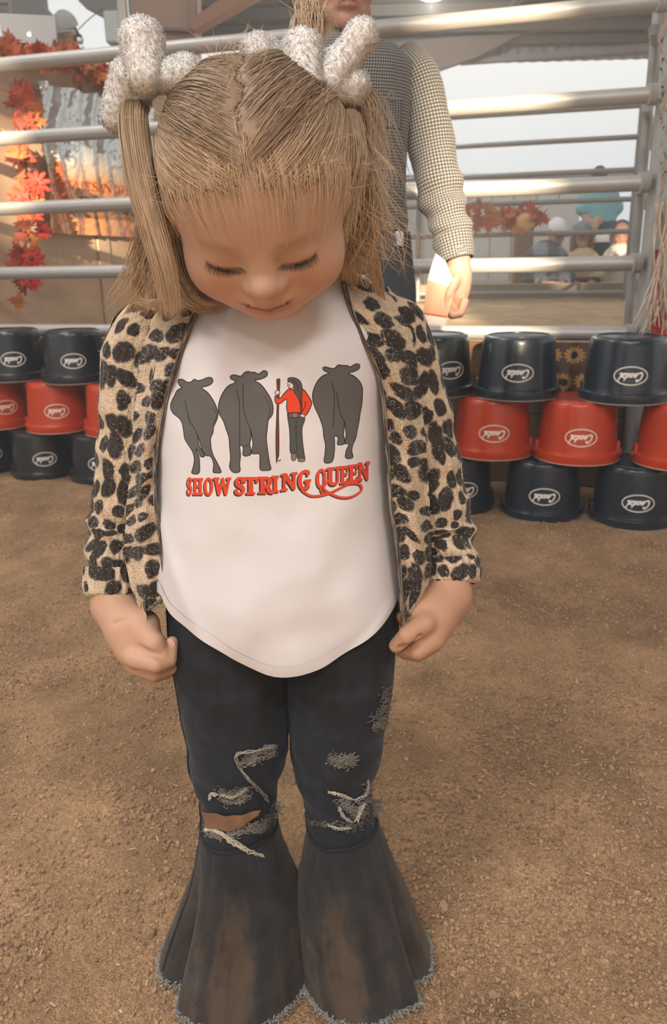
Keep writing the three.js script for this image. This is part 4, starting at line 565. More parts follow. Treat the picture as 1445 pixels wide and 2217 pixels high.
{ // rips with frayed threads
  const skinPatch = mat('#86664a', .9), gray = mat('#ffffff', .95, { vertexColors: true });
  const rip = (k, pts, seed, n, pale = .5, name = 'ripped_patch', up = .0018) => { const r = rng(seed), l = [], cv = cr(pts.map(([x, y]) => V(x, y, 0))); for (let i = 0; i < n; i++) { const t = r(), c = cv.getPointAt(t), w = 9 * (.5 + r()); const s = []; let x = c.x + (r() - .5) * 16, y = c.y + (r() - .5) * w * 1.3; for (let j = 0; j < 5; j++) { const p = onLeg(k, x, y); p.z += .0010 + up * r(); s.push(p); x += (r() - .42) * 13; y += (r() - .5) * 9; } const b = .45 + .6 * r(); l.push({ pts: s, r0: .0005, r1: .0004, even: true, c0: [.20 * b + pale * .17, .195 * b + pale * .14, .185 * b + pale * .10], c1: [.25 * b + pale * .2, .24 * b + pale * .17, .22 * b + pale * .12] }); } const o = part(name, strands(l), gray, jeans); tag(o, 'pale frayed rip in the denim', null, null, 'stuff'); };
  rip(0, [[528, 1646], [560, 1628], [596, 1612]], 1, 120, .35); rip(0, [[524, 1652], [560, 1642], [592, 1628]], 2, 60, .8); rip(0, [[474, 1712], [500, 1718], [534, 1708]], 3, 130, .3); rip(0, [[476, 1722], [505, 1734], [532, 1722]], 4, 70, .5); rip(0, [[440, 1796], [475, 1806], [520, 1796], [562, 1784]], 5, 150, .6); rip(0, [[562, 1790], [590, 1768], [604, 1740]], 6, 90, .2); rip(0, [[538, 1794], [566, 1790]], 61, 40, .8);
  rip(1, [[714, 1640], [742, 1642], [768, 1636]], 7, 130, .25); rip(1, [[716, 1650], [742, 1652], [766, 1648]], 8, 60, .35); rip(1, [[806, 1545], [822, 1560], [832, 1530], [836, 1490]], 9, 130, .2); rip(1, [[812, 1572], [832, 1566]], 91, 60, .45); rip(1, [[735, 1734], [760, 1752], [780, 1762]], 10, 110, .25); rip(1, [[768, 1770], [784, 1748], [794, 1720], [798, 1690]], 11, 110, .4); rip(1, [[668, 1780], [710, 1782], [760, 1790], [806, 1776]], 12, 80, .15); rip(1, [[800, 1760], [818, 1750], [820, 1730]], 13, 70, .2);
  const strand = (k, pts, r0, col, name = 'loose_thread') => { const rr = rng(pts.length + pts[0][0]); const l = []; for (let q = 0; q < 5; q++) { const P = cr(pts.map(([x, y]) => { const p = onLeg(k, x + (rr() - .5) * 6, y + (rr() - .5) * 6); p.z += .002 + .002 * rr(); return p; })).getPoints(34).map((p, i) => p.add(V(.0012 * Math.sin(i * 1.3 + q * 2), .0012 * Math.cos(i * 1.7 + q), .0006 * Math.sin(i * 2.1 + q)))); l.push({ pts: P, r0: r0 * .55 * (.7 + .5 * rr()), r1: r0 * .3, even: true, c0: col, c1: col }); } part(name, strands(l, 5), gray, jeans); };
  strand(0, [[592, 1612], [556, 1622], [514, 1630], [522, 1660], [545, 1690], [570, 1715], [582, 1732]], .0008, [.42, .38, .31]); strand(0, [[470, 1716], [458, 1714], [455, 1728]], .0010, [.55, .52, .47]); strand(0, [[478, 1716], [505, 1722], [536, 1704]], .0007, [.55, .50, .42]);
  strand(0, [[445, 1792], [480, 1800], [505, 1822], [535, 1836], [573, 1850]], .0015, [.60, .52, .40]); strand(0, [[446, 1790], [470, 1796], [500, 1812], [530, 1830]], .0012, [.64, .56, .44]);
  strand(1, [[712, 1712], [735, 1716], [765, 1728]], .0011, [.62, .53, .40]); strand(1, [[772, 1772], [782, 1750], [790, 1738]], .0011, [.60, .50, .38]); strand(1, [[768, 1730], [795, 1715], [800, 1686]], .0008, [.50, .46, .40]); strand(1, [[712, 1784], [735, 1790], [760, 1790]], .0010, [.52, .47, .40]); strand(1, [[735, 1745], [745, 1765], [762, 1775]], .0008, [.5, .46, .4]);
  // tan lining showing through the wide tear
  const T = [[438, 1752], [470, 1758], [500, 1762], [530, 1758], [566, 1748]], B = [[446, 1786], [475, 1792], [505, 1794], [530, 1782], [560, 1760]];
  part('tear_lining', grid(24, 6, (u, v) => { const a = cr(T.map(([x, y]) => V(x, y, 0))).getPoint(u), b = cr(B.map(([x, y]) => V(x, y, 0))).getPoint(u), p = onLeg(0, lerp(a.x, b.x, v), lerp(a.y, b.y, v)); p.z += .0035 + .001 * Math.sin(u * 20); return p; }), skinPatch, jeans);
  part('tear_opening', grid(12, 4, (u, v) => { const p = onLeg(0, lerp(480, 528, u), 1726 + (v - .5) * 12 * Math.sin(u * 3.14)); p.z += .0022; return p; }), mat('#4a241c', .8), jeans);
  const side = []; for (let i = 0; i <= 30; i++) { const y = lerp(legTop - .02, .02, i / 30); side.push(legAt(0, -1.32, y, .0008)); } part('side_seam', tube(side, .0012, 60, 6), denim, jeans);
}

// ---- leopard cardigan ----
const leo = (() => { const N = 1024, r = rng(41), K = 13, sp = []; for (let j = 0; j < K; j++) for (let i = 0; i < K; i++) { if (r() < .06) continue; const u = (i + .5 * (j % 2) + .3 + .45 * r()) / K, v = (j + .3 + .45 * r()) / K, a = r() * 3.14, s = (.60 + .40 * r()) / K * .50, e = 1 + .55 * r(); sp.push([u, v, Math.cos(a), Math.sin(a), s, e, false, r() * 50]); }
  const buck = Array.from({ length: 256 }, () => []); for (const s of sp) for (let dy = -1; dy <= 1; dy++) for (let dx = -1; dx <= 1; dx++) { const bx = ((Math.floor(s[0] * 16) + dx) % 16 + 16) % 16, by = ((Math.floor(s[1] * 16) + dy) % 16 + 16) % 16; buck[by * 16 + bx].push(s); }
  return dataTex(N, N, (u, v, x, y) => { let m = 0, inner = 0; const w1 = 0.010 * (TN[4](u, v) - .5) + .012 * (TN[2](u, v) - .5) + .004 * (TN[6](u, v) - .5), w2 = 0.010 * (TN[4](v, u) - .5) + .012 * (TN[2](v, u) - .5); for (const s of buck[Math.floor(v * 16) * 16 + Math.floor(u * 16)]) { let dx = u + w1 - s[0], dy = v + w2 - s[1]; dx -= Math.round(dx); dy -= Math.round(dy); const a = (dx * s[2] + dy * s[3]) / s[5], b = -dx * s[3] + dy * s[2], d = Math.hypot(a, b) / s[4]; m = Math.max(m, sstep(1.12, .80, d)); if (s[6]) inner = Math.max(inner, sstep(.55, .35, d)); } m *= 1 - inner * .8; const kn = .5 + .5 * Math.sin(x * .55), fz = TN[6](u, v) - .5, f2 = tfbm(u, v, 3, 6) - .5, b = 1 + .16 * fz + .12 * f2 + .05 * (kn - .5), dk = .9 + .7 * fz + .3 * f2; return [lerp(.80 * b, .235 * dk, m), lerp(.71 * b, .210 * dk, m), lerp(.60 * b, .190 * dk, m)]; }); })();
const knitB = dataTex(512, 512, (u, v, x, y) => .5 + .28 * Math.sin(x * .393) + .55 * (TN[6](u, v) - .5) + .2 * (TN[5](u * 1, v * 2) - .5), false);
const leoM = mat('#ffffff', .95, { map: leo, bumpMap: knitB, bumpScale: .0016, sheen: .5, sheenColor: new THREE.Color(.9, .88, .85), sheenRoughness: .5 });
const LS = .255; // metres the pattern covers
const card = new THREE.Group(); card.name = 'leopard_cardigan'; girl.add(card);
{
  const fold = (u, v, s) => .0030 * fbm(u * 4 + s, v * 9, s, 3) + .0022 * Math.sin(v * 30 + 4 * Math.sin(u * 6 + s)) * (.4 + .6 * Math.abs(fbm(u * 2, v * 3, s + 3, 2)) * 2);
  const sleeve = (rows, s) => { const P = cr(rows.map(([x, y, d]) => at(x, y, d))), rad = keyed(rows.map((q, i) => [i / (rows.length - 1), q[3]])); const fr = (v) => { const p = P.getPoint(v), t = P.getTangent(v), z = V(0, 0, 1), x = V(0, 0, 0).crossVectors(t, z).normalize(); z.crossVectors(x, t).normalize(); return [p, x, z]; };
    const L = P.getLength();
    part('sleeve', grid(110, 190, (u, v) => { const vv = Math.min(1, v * 1.0), [p, x, z] = fr(vv), a = u * 6.2832, r = rad(vv)[0] + fold(u, v * 1.6, s) + .0026 * Math.sin(v * 52 + 2 * Math.cos(a)) * sstep(.55, .85, v) * sstep(1, .93, v); return p.clone().addScaledVector(x, Math.cos(a) * r * 1.04).addScaledVector(z, Math.sin(a) * r); }, { closeU: true, uvf: (u, v) => [u * .235 / LS + s * .31, -v * L / LS + s * .2] }), leoM, card);
    const c = part('cuff', grid(90, 14, (u, v) => { const vv = .90 + v * .105, q = Math.min(1, vv), [p, x, z] = fr(q), a = u * 6.2832, r = rad(q)[0] + .0030 + .0012 * Math.sin(v * 3.14) - (v > .95 ? .004 : 0) + .0010 * Math.sin(a * 22) + .002 * fbm(u * 4, v, s, 2); const t = P.getTangent(1); return p.clone().addScaledVector(t, Math.max(0, vv - 1) * L).addScaledVector(x, Math.cos(a) * r * 1.04).addScaledVector(z, Math.sin(a) * r); }, { closeU: true, uvf: (u, v) => [u * .2 / LS + s * .41, -v * .03 / LS + .13 * s] }), leoM, card); };
  sleeve([[375, 690, .815, .022], [322, 732, .81, .036], [300, 800, .808, .0370], [292, 900, .808, .0350], [281, 1000, .805, .0335], [266, 1090, .802, .0320], [253, 1150, .798, .0300], [245, 1215, .785, .0262], [243, 1288, .770, .0238]], 1);
  sleeve([[800, 650, .815, .022], [842, 715, .81, .036], [872, 800, .808, .0375], [900, 900, .808, .0360], [924, 1000, .805, .0345], [946, 1090, .802, .0330], [962, 1150, .798, .0310], [975, 1200, .785, .0275], [978, 1262, .770, .0245]], 2);
  // hanging fronts: ruled between the outer line and the open edge
  const front = (O, I, s, sgn) => { const ko = keyed(O), ki = keyed(I), n = 1; const body = (u, v, off = 0) => { const a = ko(v), b = ki(v), x = lerp(a[0], b[0], u), y = lerp(a[1], b[1], u), d = lerp(a[2], b[2], u) - .012 * Math.sin(u * Math.PI) * (1 - .3 * v); const p = at(x, y, d); p.z += .0042 * Math.sin(u * 9 + s + 3 * v) * sstep(.1, .4, v) + .004 * fbm(u * 3, v * 7, s, 3) + .0018 * Math.sin(v * 40 + u * 5) + off; return p; };
    part('front_panel', grid(70, 230, (u, v) => body(u, v), { uvf: (u, v, p) => [(u * .040 + v * .012 * s) / LS + s * .37, -v * .37 / LS + s * .11] }), leoM, card);
    const edge = []; for (let i = 0; i <= 60; i++) edge.push(body(1, i / 60, .0008)); part('edge_band', tube(edge, .0022, 120, 8), leoM, card);
    const bot = []; for (let i = 0; i <= 20; i++) bot.push(body(i / 20, 1, .0004)); part('edge_band', tube(bot, .0018, 40, 8), leoM, card); };
  front([[0, 375, 640, .80], [.06, 330, 690, .785], [.16, 306, 760, .770], [.3, 296, 860, .762], [.5, 284, 990, .757], [.7, 273, 1110, .752], [.85, 270, 1200, .748], [.94, 281, 1270, .745], [1, 306, 1328, .742]],
    [[0, 440, 640, .755], [.06, 416, 690, .735], [.16, 388, 770, .722], [.3, 360, 860, .722], [.5, 336, 990, .724], [.7, 338, 1090, .724], [.85, 352, 1190, .722], [.94, 357, 1270, .720], [1, 350, 1300, .722]], 1, 1);
  front([[0, 800, 596, .80], [.06, 850, 645, .790], [.16, 892, 720, .775], [.3, 908, 830, .765], [.5, 924, 970, .757], [.7, 932, 1100, .752], [.85, 936, 1190, .748], [.94, 932, 1260, .745], [1, 898, 1328, .742]],
    [[0, 738, 590, .775], [.06, 752, 640, .745], [.16, 778, 715, .728], [.3, 822, 820, .724], [.5, 838, 960, .724], [.7, 846, 1090, .724], [.85, 860, 1180, .722], [.94, 868, 1260, .720], [1, 872, 1332, .722]], 2, -1);
  // back and shoulder yoke
  part('back_panel', grid(120, 120, (u, v) => { const th = lerp(1.05, 6.2832 - 1.05, u), y = lerp(rowY(600), rowY(1325), v), p = torsoAt(y, th, .010 + .006 * v); p.z += .003 * fbm(u * 5, v * 6, 2, 2); return p; }, { uvf: (u, v) => [u * .45 / LS, -v * .36 / LS] }), leoM, card);
  for (const sg of [-1, 1]) part('shoulder_yoke', grid(40, 40, (u, v) => { const th = sg * lerp(.95, 2.2, u), y = lerp(rowY(sg > 0 ? 592 : 602), rowY(730), v), p = torsoAt(y, th, .0105); return p; }, { uvf: (u, v) => [u * .12 / LS + sg * .2, -v * .08 / LS + .4] }), leoM, card);
  const nb = []; for (let i = 0; i <= 30; i++) { const th = lerp(1.0, 6.2832 - 1.0, i / 30), p = torsoAt(rowY(606), th, .009); p.y += .010; nb.push(p); } part('edge_band', tube(nb, .0045, 60, 8), leoM, card);
  // fuzzy halo of fibres on the knit
  const src = card.children.filter((o) => ['sleeve', 'front_panel', 'cuff', 'sleeve_001', 'front_panel_001', 'cuff_001'].includes(o.name)), r = rng(90), l = [];
  for (const o of src) { const P = o.geometry.attributes.position, Nn = o.geometry.attributes.normal, c = o.name.startsWith('cuff') ? 200 : 900; for (let i = 0; i < c; i++) { const k = Math.floor(r() * P.count), p = V(P.getX(k), P.getY(k), P.getZ(k)), n = V(Nn.getX(k), Nn.getY(k), Nn.getZ(k)); const mid = p.clone().sub(V(p.x < -.04 ? -.15 : .07, p.y, -.8)); if (n.dot(mid) < 0 && !o.name.startsWith('front')) n.negate(); if (o.name.startsWith('front') && n.z < 0) n.negate(); const q = p.clone().addScaledVector(n, 0.0008 + .0008 * r()).add(V((r() - .5) * .003, (r() - .5) * .004, 0)), e = q.clone().add(V((r() - .5) * .004, (r() - .5) * .005, 0)).addScaledVector(n, .0003); l.push({ pts: [p, q, e], n, r0: .00018, r1: .0001, c0: [.55, .48, .40], c1: [.72, .68, .62] }); } }
  const fz = part('knit_fuzz', strands(l), mat('#ffffff', .95, { vertexColors: true }), card); tag(fz, null, null, null, 'stuff');
}

// ---- hair ----
const hairM = mat('#ffffff', .48, { vertexColors: true, specularIntensity: .6, sheen: .12, sheenColor: new THREE.Color(1, .85, .65), sheenRoughness: .4 });
{
  const C = V(0, .020, -.015), pole = V(0, .80, -.60).normalize(), e1 = V(0, .6, .8), e2 = V(1, 0, 0);       // e1: towards the forehead
  const dirOf = (ang, az) => pole.clone().multiplyScalar(Math.cos(ang)).addScaledVector(e1.clone().multiplyScalar(Math.cos(az)).addScaledVector(e2, Math.sin(az)), Math.sin(ang));
  const onHead = (dir, off) => { let a = .03, b = .14; const p = V(0, 0, 0); for (let i = 0; i < 16; i++) { const m = (a + b) / 2; p.copy(C).addScaledVector(dir, m); headSDF(p) < off ? a = m : b = m; } return p.clone(); };
  const partX = (z) => .0030 * Math.sin(z * 150) + .001 * Math.sin(z * 420) - .002;
  const bowL = toHead(at(306, 205, .700)), bowR = toHead(at(694, 190, .695));
  const r = rng(606), mixc = (a, b, t) => [lerp(a[0], b[0], t), lerp(a[1], b[1], t), lerp(a[2], b[2], t)];
  const DK = [.095, .062, .040], MD = [.39, .255, .152], LT = [.80, .585, .38], ASH = [.235, .172, .118];
  const W3 = (p) => p.clone().applyMatrix4(headM);
  // cap under the strands
  const cg = grid(150, 110, (u, v) => { const az = (u - .5) * 6.2832, ang = v * 103 * DEG, d = dirOf(Math.max(.0005, ang), az), p0 = onHead(d, 0), gr = Math.exp(-((p0.x - partX(p0.z)) ** 2) / .0000085) * (p0.z > -.05 ? 1 : 0), off = .0048 * (1 - gr * .95) * sstep(100 * DEG, 78 * DEG, ang + 5 * DEG * noise(az * 9, 3)) - .0016 * sstep(92 * DEG, 103 * DEG, ang + 6 * DEG * noise(az * 14, 7)) + .0004 + .0006 * noise(az * 40, ang * 3, 2) * sstep(.1, .5, ang); return W3(onHead(d, off)); }, { closeU: true, color: (u, v, p) => { const q = toHead(p), gr = Math.exp(-((q.x - partX(q.z)) ** 2) / .0000060) * (q.z > -.05 ? 1 : 0), c = mixc(mixc(ASH, DK, .5 + .5 * noise(u * 70, v * 4, 1)), MD, .25 + .3 * v); return mixc(mixc(c, [.50, .34, .25], gr * .8), SK, sstep(.84, .97, v + .04 * noise(u * 60, 2)) * (q.z > .0 ? .9 : .2)); } });
  part('hair', cg, hairM, girl); const hair = girl.children[girl.children.length - 1];
  const L = [];
  const jit = () => (r() - .5);
  const surf = (A, B, n, o0, o1, bulge, c0, c1, rad, ext = 1) => { const a = A.clone().sub(C).normalize(), b = B.clone().sub(C).normalize(), pts = []; const w = jit() * .05, w2 = jit() * .05; for (let i = 0; i <= n; i++) { const t = i / n * ext, d = a.clone().multiplyScalar(1 - t).addScaledVector(b, t); d.x += w * Math.sin(t * 3.14); d.z += w2 * Math.sin(t * 3.14); d.normalize(); pts.push(W3(onHead(d, lerp(o0, o1, t) + bulge * Math.sin(t * 3.14)))); } L.push({ pts, r0: rad, r1: rad * .9, even: true, c0, c1 }); };
  // from the parting to the bows
  for (const s of [-1, 1]) { const B = s < 0 ? bowL : bowR;
    for (let i = 0; i < 1700; i++) { const ang = lerp(94, -58, r()) * DEG, az = ang < 0 ? Math.PI : 0, d = dirOf(Math.abs(ang), az); const A = onHead(d, .001); A.x = partX(A.z) + s * (.0004 + .013 * r() * r()); A.y -= 0; const E = B.clone().add(V(jit() * .020, jit() * .020, jit() * .022)); const k = r(), lt = A.z > .035 ? .45 : .1; surf(A, E, 9, .0026 + .0012 * r(), .0075 + .003 * r(), .0012 + .003 * r(), mixc(ASH, MD, k * .6 + lt * .5), mixc(mixc(DK, MD, r() * .55), LT, (k > .85 ? .35 : .0) + lt * .12), .00028 + .00024 * r(), .9 + .1 * r()); }
    // from the hairline back up to the bows
    for (let i = 0; i < 1300; i++) { const az = s * lerp(3, 128, r()) * DEG, A = onHead(dirOf(lerp(86, 103, r()) * DEG, az), .001), E = B.clone().add(V(jit() * .022, jit() * .02, jit() * .022)); const k = r(); surf(A, E, 9, .0016, .0075 + .003 * r(), .0010 + .0032 * r(), mixc(MD, LT, .25 + .55 * k), mixc(DK, MD, .75 * r()), .00028 + .00024 * r(), .93 + .07 * r()); }
    for (let i = 0; i < 320; i++) { const az = s * lerp(120, 180, r()) * DEG, A = onHead(dirOf(lerp(20, 100, r()) * DEG, az), .001), E = onHead(dirOf(Math.min(115, lerp(60, 120, r())) * DEG, az), .006); surf(A, E, 6, .005, .006, .002, mixc(DK, MD, r()), mixc(MD, LT, r() * .6), .0008); }
  }
  // wispy fringe falling over the forehead
  for (let i = 0; i < 480; i++) { const az0 = lerp(-62, 62, r()) * DEG, a0 = lerp(64, 99, r()), len = 100 - a0 + lerp(0, 36, Math.pow(r(), 1.7)) * (1 - .35 * Math.abs(az0) / 1.2), az1 = az0 * (1.0 + .25 * jit()) + .16 * jit() + .05, n = 12, pts = [], lift = .0006 + .0030 * r() * r(), cv = jit() * .12; for (let k = 0; k <= n; k++) { const t = k / n; pts.push(W3(onHead(dirOf((a0 + len * t) * DEG, lerp(az0, az1, t) + cv * Math.sin(t * 3)), lerp(.0036, .0012, t) + (.0022 + lift) * Math.sin(Math.min(1, t * 1.15) * 2.7) * (.25 + .75 * t)))); } const k = r(); L.push({ pts, r0: .00022 + .00016 * r(), r1: .00014, c0: mixc(MD, LT, .3 + .6 * k), c1: mixc(MD, LT, .6 + .4 * k) }); }
  // clumps that hang free: guides in the photograph's directions with real distances
  const tuft = (G, n0, s0, s1, opt = {}) => { const n = Math.round(n0 * 1.5); const g = G.map(([x, y, d]) => at(x, y, d)), m = opt.seg ?? 14, base = cr(g); for (let i = 0; i < n; i++) { const a = r() * 6.283, q = Math.sqrt(r()), o = V(Math.cos(a) * q * (opt.flat ? 1.5 : 1), Math.sin(a) * q * .4, Math.sin(a) * q), ph = r() * 6.28, wv = (opt.wave ?? .001) * (.5 + 2.2 * r()), end = lerp(opt.end ?? .75, 1, r()), pts = []; for (let k = 0; k <= m; k++) { const t = k / m * end, p = base.getPoint(t), s = lerp(s0, s1, t) * (1 + .8 * t * (q > .8 ? 1 : 0)) * (1 - (opt.gather ?? 0) * Math.sin(t * 3.14)); p.addScaledVector(o, s); p.x += wv * t * Math.sin(t * (opt.freq ?? 6) + ph); p.y += wv * t * Math.cos(t * (opt.freq ?? 6) * .8 + ph) * .5; pts.push(p); } const k = r(), lt = opt.light ?? .5; L.push({ pts, r0: (opt.rad ?? .00036) * (.8 + .5 * r()), r1: .00022, c0: mixc(mixc(DK, MD, k), LT, lt * .45 * r()), c1: mixc(MD, LT, clamp(lt + .4 * jit(), 0, 1)) }); } };
  // image-left pigtail: a long flat lock falling in front of the shoulder
  tuft([[300, 205, .695], [288, 250, .672], [294, 330, .655], [312, 420, .648], [338, 515, .645], [362, 610, .645], [372, 700, .648]], 520, .0075, .0030, { wave: .0009, light: .75, end: .72, flat: 1, freq: 5, seg: 18 });
  tuft([[300, 215, .700], [306, 300, .665], [318, 400, .662], [340, 500, .660], [358, 560, .662]], 160, .0060, .0050, { wave: .0015, light: .15, end: .6 });
  // loose hair behind it and curls on the left shoulder
  for (const [g, n, s0, s1, o] of [
    [[[350, 380, .70], [352, 470, .715], [345, 560, .73], [330, 640, .73], [316, 690, .735]], 240, .010, .018, { wave: .005, light: .75, freq: 7 }],
    [[[372, 420, .70], [375, 520, .705], [390, 600, .70], [425, 660, .70], [465, 668, .705], [440, 640, .71]], 150, .007, .008, { wave: .003, light: .6, freq: 6 }],
    [[[362, 440, .71], [365, 560, .71], [360, 640, .712], [375, 690, .715]], 150, .008, .012, { wave: .004, light: .85 }],
    [[[335, 420, .72], [318, 540, .735], [302, 620, .74], [300, 670, .745]], 120, .008, .016, { wave: .006, light: .9 }],
    [[[405, 560, .715], [400, 610, .71], [370, 650, .71], [330, 655, .715], [318, 630, .72]], 70, .006, .008, { wave: .003, light: .8 }],
    [[[375, 400, .665], [372, 460, .668], [380, 520, .675]], 120, .006, .006, { wave: .002, light: .7, end: .5 }],
    // image-right side
    [[[757, 250, .675], [766, 340, .665], [752, 430, .662], [744, 520, .664]], 260, .009, .006, { wave: .003, light: .7, end: .5 }],
    [[[770, 300, .69], [786, 400, .69], [800, 480, .70], [822, 545, .71], [850, 600, .715]], 130, .010, .026, { wave: .008, light: .9, freq: 8, end: .4 }],
    [[[775, 330, .70], [780, 420, .71], [770, 520, .725], [758, 600, .74]], 180, .010, .012, { wave: .004, light: .5 }],
    [[[765, 205, .70], [782, 300, .70], [800, 390, .70], [812, 470, .71]], 90, .006, .016, { wave: .006, light: 1, freq: 7, end: .5 }],
    [[[745, 440, .668], [742, 490, .668], [736, 560, .672]], 60, .005, .006, { wave: .003, light: .9, end: .3 }],
    // image-right pigtail thrown up and back behind the bow
    [[[690, 150, .705], [655, 88, .715], [664, 40, .725], [692, 44, .73], [702, 100, .73]], 170, .007, .008, { wave: .003, light: .75, freq: 5 }],
    [[[690, 150, .70], [672, 60, .71], [662, -10, .72], [668, -60, .72]], 46, .004, .012, { wave: .006, light: .9, end: .4 }],
    [[[770, 190, .73], [790, 230, .735], [800, 330, .735], [815, 450, .74]], 110, .010, .022, { wave: .007, light: .7, end: .5 }],
  ]) tuft(g, n, s0, s1, o);
  // back of the head down to the neck
  for (let i = 0; i < 420; i++) { const az = lerp(92, 268, r()) * DEG, A = onHead(dirOf(98 * DEG, az), .004), w = W3(A), pts = [w.clone()]; for (let k = 1; k <= 7; k++) { const p = w.clone(); p.y -= k * .016; p.z -= k * .005 - .004 * jit(); p.x += .01 * jit() + (w.x + .05) * .05 * k; p.z = Math.min(p.z, -.70 - k * .012); pts.push(p); } L.push({ pts, r0: .0012, r1: .0006, c0: mixc(DK, MD, r()), c1: mixc(MD, LT, r()) }); }
  // stray hairs
  for (let i = 0; i < 300; i++) { const ang = lerp(8, 104, r()) * DEG, az = lerp(-110, 110, r()) * DEG, d = dirOf(ang, az), A = onHead(d, .005), pts = []; const n1 = d.clone(), sd = V(jit(), jit() * .4, jit()).multiplyScalar(1.4), Ls = .012 + .045 * r() * r(); for (let k = 0; k <= 8; k++) { const t = k / 8; pts.push(W3(A.clone().addScaledVector(n1, Ls * .55 * t * (1 - .45 * t)).addScaledVector(sd, Ls * t * (.35 + .65 * t)))); } L.push({ pts, r0: .00024, r1: .00010, c0: MD, c1: LT }); }
  const hs = part('hair_strands', strands(L), hairM, hair); tag(hs, null, null, null, 'stuff');
}
// ---- fluffy white hair bows ----
const plush = mat('#ffffff', .95, { vertexColors: true, sheen: 1, sheenColor: new THREE.Color(1, .98, .95), sheenRoughness: .5 });
function fluffyBow(label, lobes, seed) {
  const ctr = at(lobes[0][2], lobes[0][3], lobes[0][6]), g = thing('hair_bow', label, 'hair bow', ctr, 'white fluffy hair bows'), r = rng(seed);
  for (const [x0, y0, x1, y1, r0, r1, d0, d1, bulb] of lobes) {
    const a = at(x0, y0, d0).sub(ctr), b = at(x1, y1, d1).sub(ctr), k = d0 / 1690 * 1.0, ra = r0 * k, rb = r1 * k;
    const f = (p) => { let d = cap(p, a, b, ra, rb); if (bulb) d = smin(d, sph(p, [a.x, a.y, a.z], ra * 1.12), .006); if (d < .012) d += .0020 * fbm(p.x * 110, p.y * 110, p.z * 110, 2) + .0006 * noise(p.x * 380, p.y * 380, p.z * 380); return d; };
    const m = Math.max(ra, rb) * 1.2 + .004, lo = a.clone().min(b).addScalar(-m), hi = a.clone().max(b).addScalar(m);
    const geo = sdfMesh(f, lo, hi, .0016, { color: (p) => { const n = 1 + .05 * fbm(p.x * 130, p.y * 130, p.z * 130, 2); return [.90 * n, .87 * n, .83 * n]; } });
    const lobe = part('loop', geo, plush, g);
    const P = geo.attributes.position, N = geo.attributes.normal, l = []; for (let i = 0; i < 5200; i++) { const q = Math.floor(r() * P.count), p = V(P.getX(q), P.getY(q), P.getZ(q)), n = V(N.getX(q), N.getY(q), N.getZ(q)), t = p.clone().addScaledVector(n, .0007 + .0009 * r()).add(V((r() - .5) * .0022, (r() - .6) * .0022, (r() - .5) * .0022)), e = t.clone().addScaledVector(n, .0003).add(V((r() - .5) * .002, -.0012 * r(), (r() - .5) * .002)); const b2 = .93 + .07 * r(); l.push({ pts: [p, t, e], n, r0: .00026, r1: .00014, c0: [.84 * b2, .81 * b2, .77 * b2], c1: [.92 * b2, .90 * b2, .87 * b2] }); }
    tag(part('pile', strands(l), plush, lobe), null, null, null, 'stuff');
  }
}
fluffyBow('fluffy white hair bow with upright loop and drooping tail, beside the hanging lock', [[308, 88, 316, 162, 40, 36, .672, .668], [404, 163, 338, 166, 30, 26, .668, .672, 1], [252, 252, 280, 165, 28, 34, .690, .682], [300, 218, 300, 175, 20, 26, .684, .684]], 71);
fluffyBow('fluffy white hair bow with two arms raised like horns, in front of the man\'s shirt', [[655, 108, 657, 182, 37, 40, .664, .660], [562, 116, 622, 146, 29, 27, .672, .676, 1], [784, 76, 712, 170, 24, 34, .668, .668, 1], [758, 182, 700, 178, 36, 38, .676, .672], [718, 152, 660, 172, 34, 36, .680, .676]], 72);

// ================= the man behind the girl =================
function adultHead(p, smile = 0) { const ax = Math.abs(p.x), q = { x: ax, y: p.y, z: p.z };
  let d = ell(p, [0, .045, -.012], [.076, .085, .096]); d = smin(d, ell(p, [0, -.015, .022], [.064, .078, .068]), .03); d = smin(d, ell(p, [0, -.075, .036], [.045, .034, .044]), .03); d = smin(d, ell(p, [0, -.095, .060], [.020, .014, .018]), .02);
  d = smin(d, ell(q, [.042, -.030, .048], [.022, .022, .022]), .02); d = smax(d, -ell(q, [.031, .018, .098], [.020, .012, .016]), .016); d = smin(d, ell(q, [.031, .016, .070], [.015, .013, .014]), .006); d = smin(d, ell(q, [.030, .036, .078], [.022, .006, .010]), .012);
  d = smin(d, cap(p, [0, .022, .085], [0, -.020, .106], .008, .011), .014); d = smin(d, ell(q, [.013, -.024, .095], [.008, .008, .009]), .008); d = smin(d, ell(p, [0, -.056, .076], [.028, .020, .018]), .016);
  d = smin(d, cap(q, [0, -.053, .0925], [.020, -.057, .082], .005, .003), .006); d = smin(d, cap(q, [0, -.0655, .0900], [.017, -.064, .082], .006, .003), .006); d = smax(d, -cap(q, [0, -.0590, .0985], [.024, -.0625, .080], .001), .004);
  d = smax(d, -cap(q, [.020, -.028, .092], [.036, -.066, .074], .0008), .010); d = smax(d, -cap(q, [0, -.080, .090], [.016, -.079, .084], .002), .012);
  const e = { x: ax - .079, y: p.y - .010, z: p.z + .010 }; d = smin(d, smax(ell(e, [0, 0, 0], [.010, .032, .019]), -ell(e, [.008, .002, .003], [.008, .020, .010]), .005), .008); return d; }
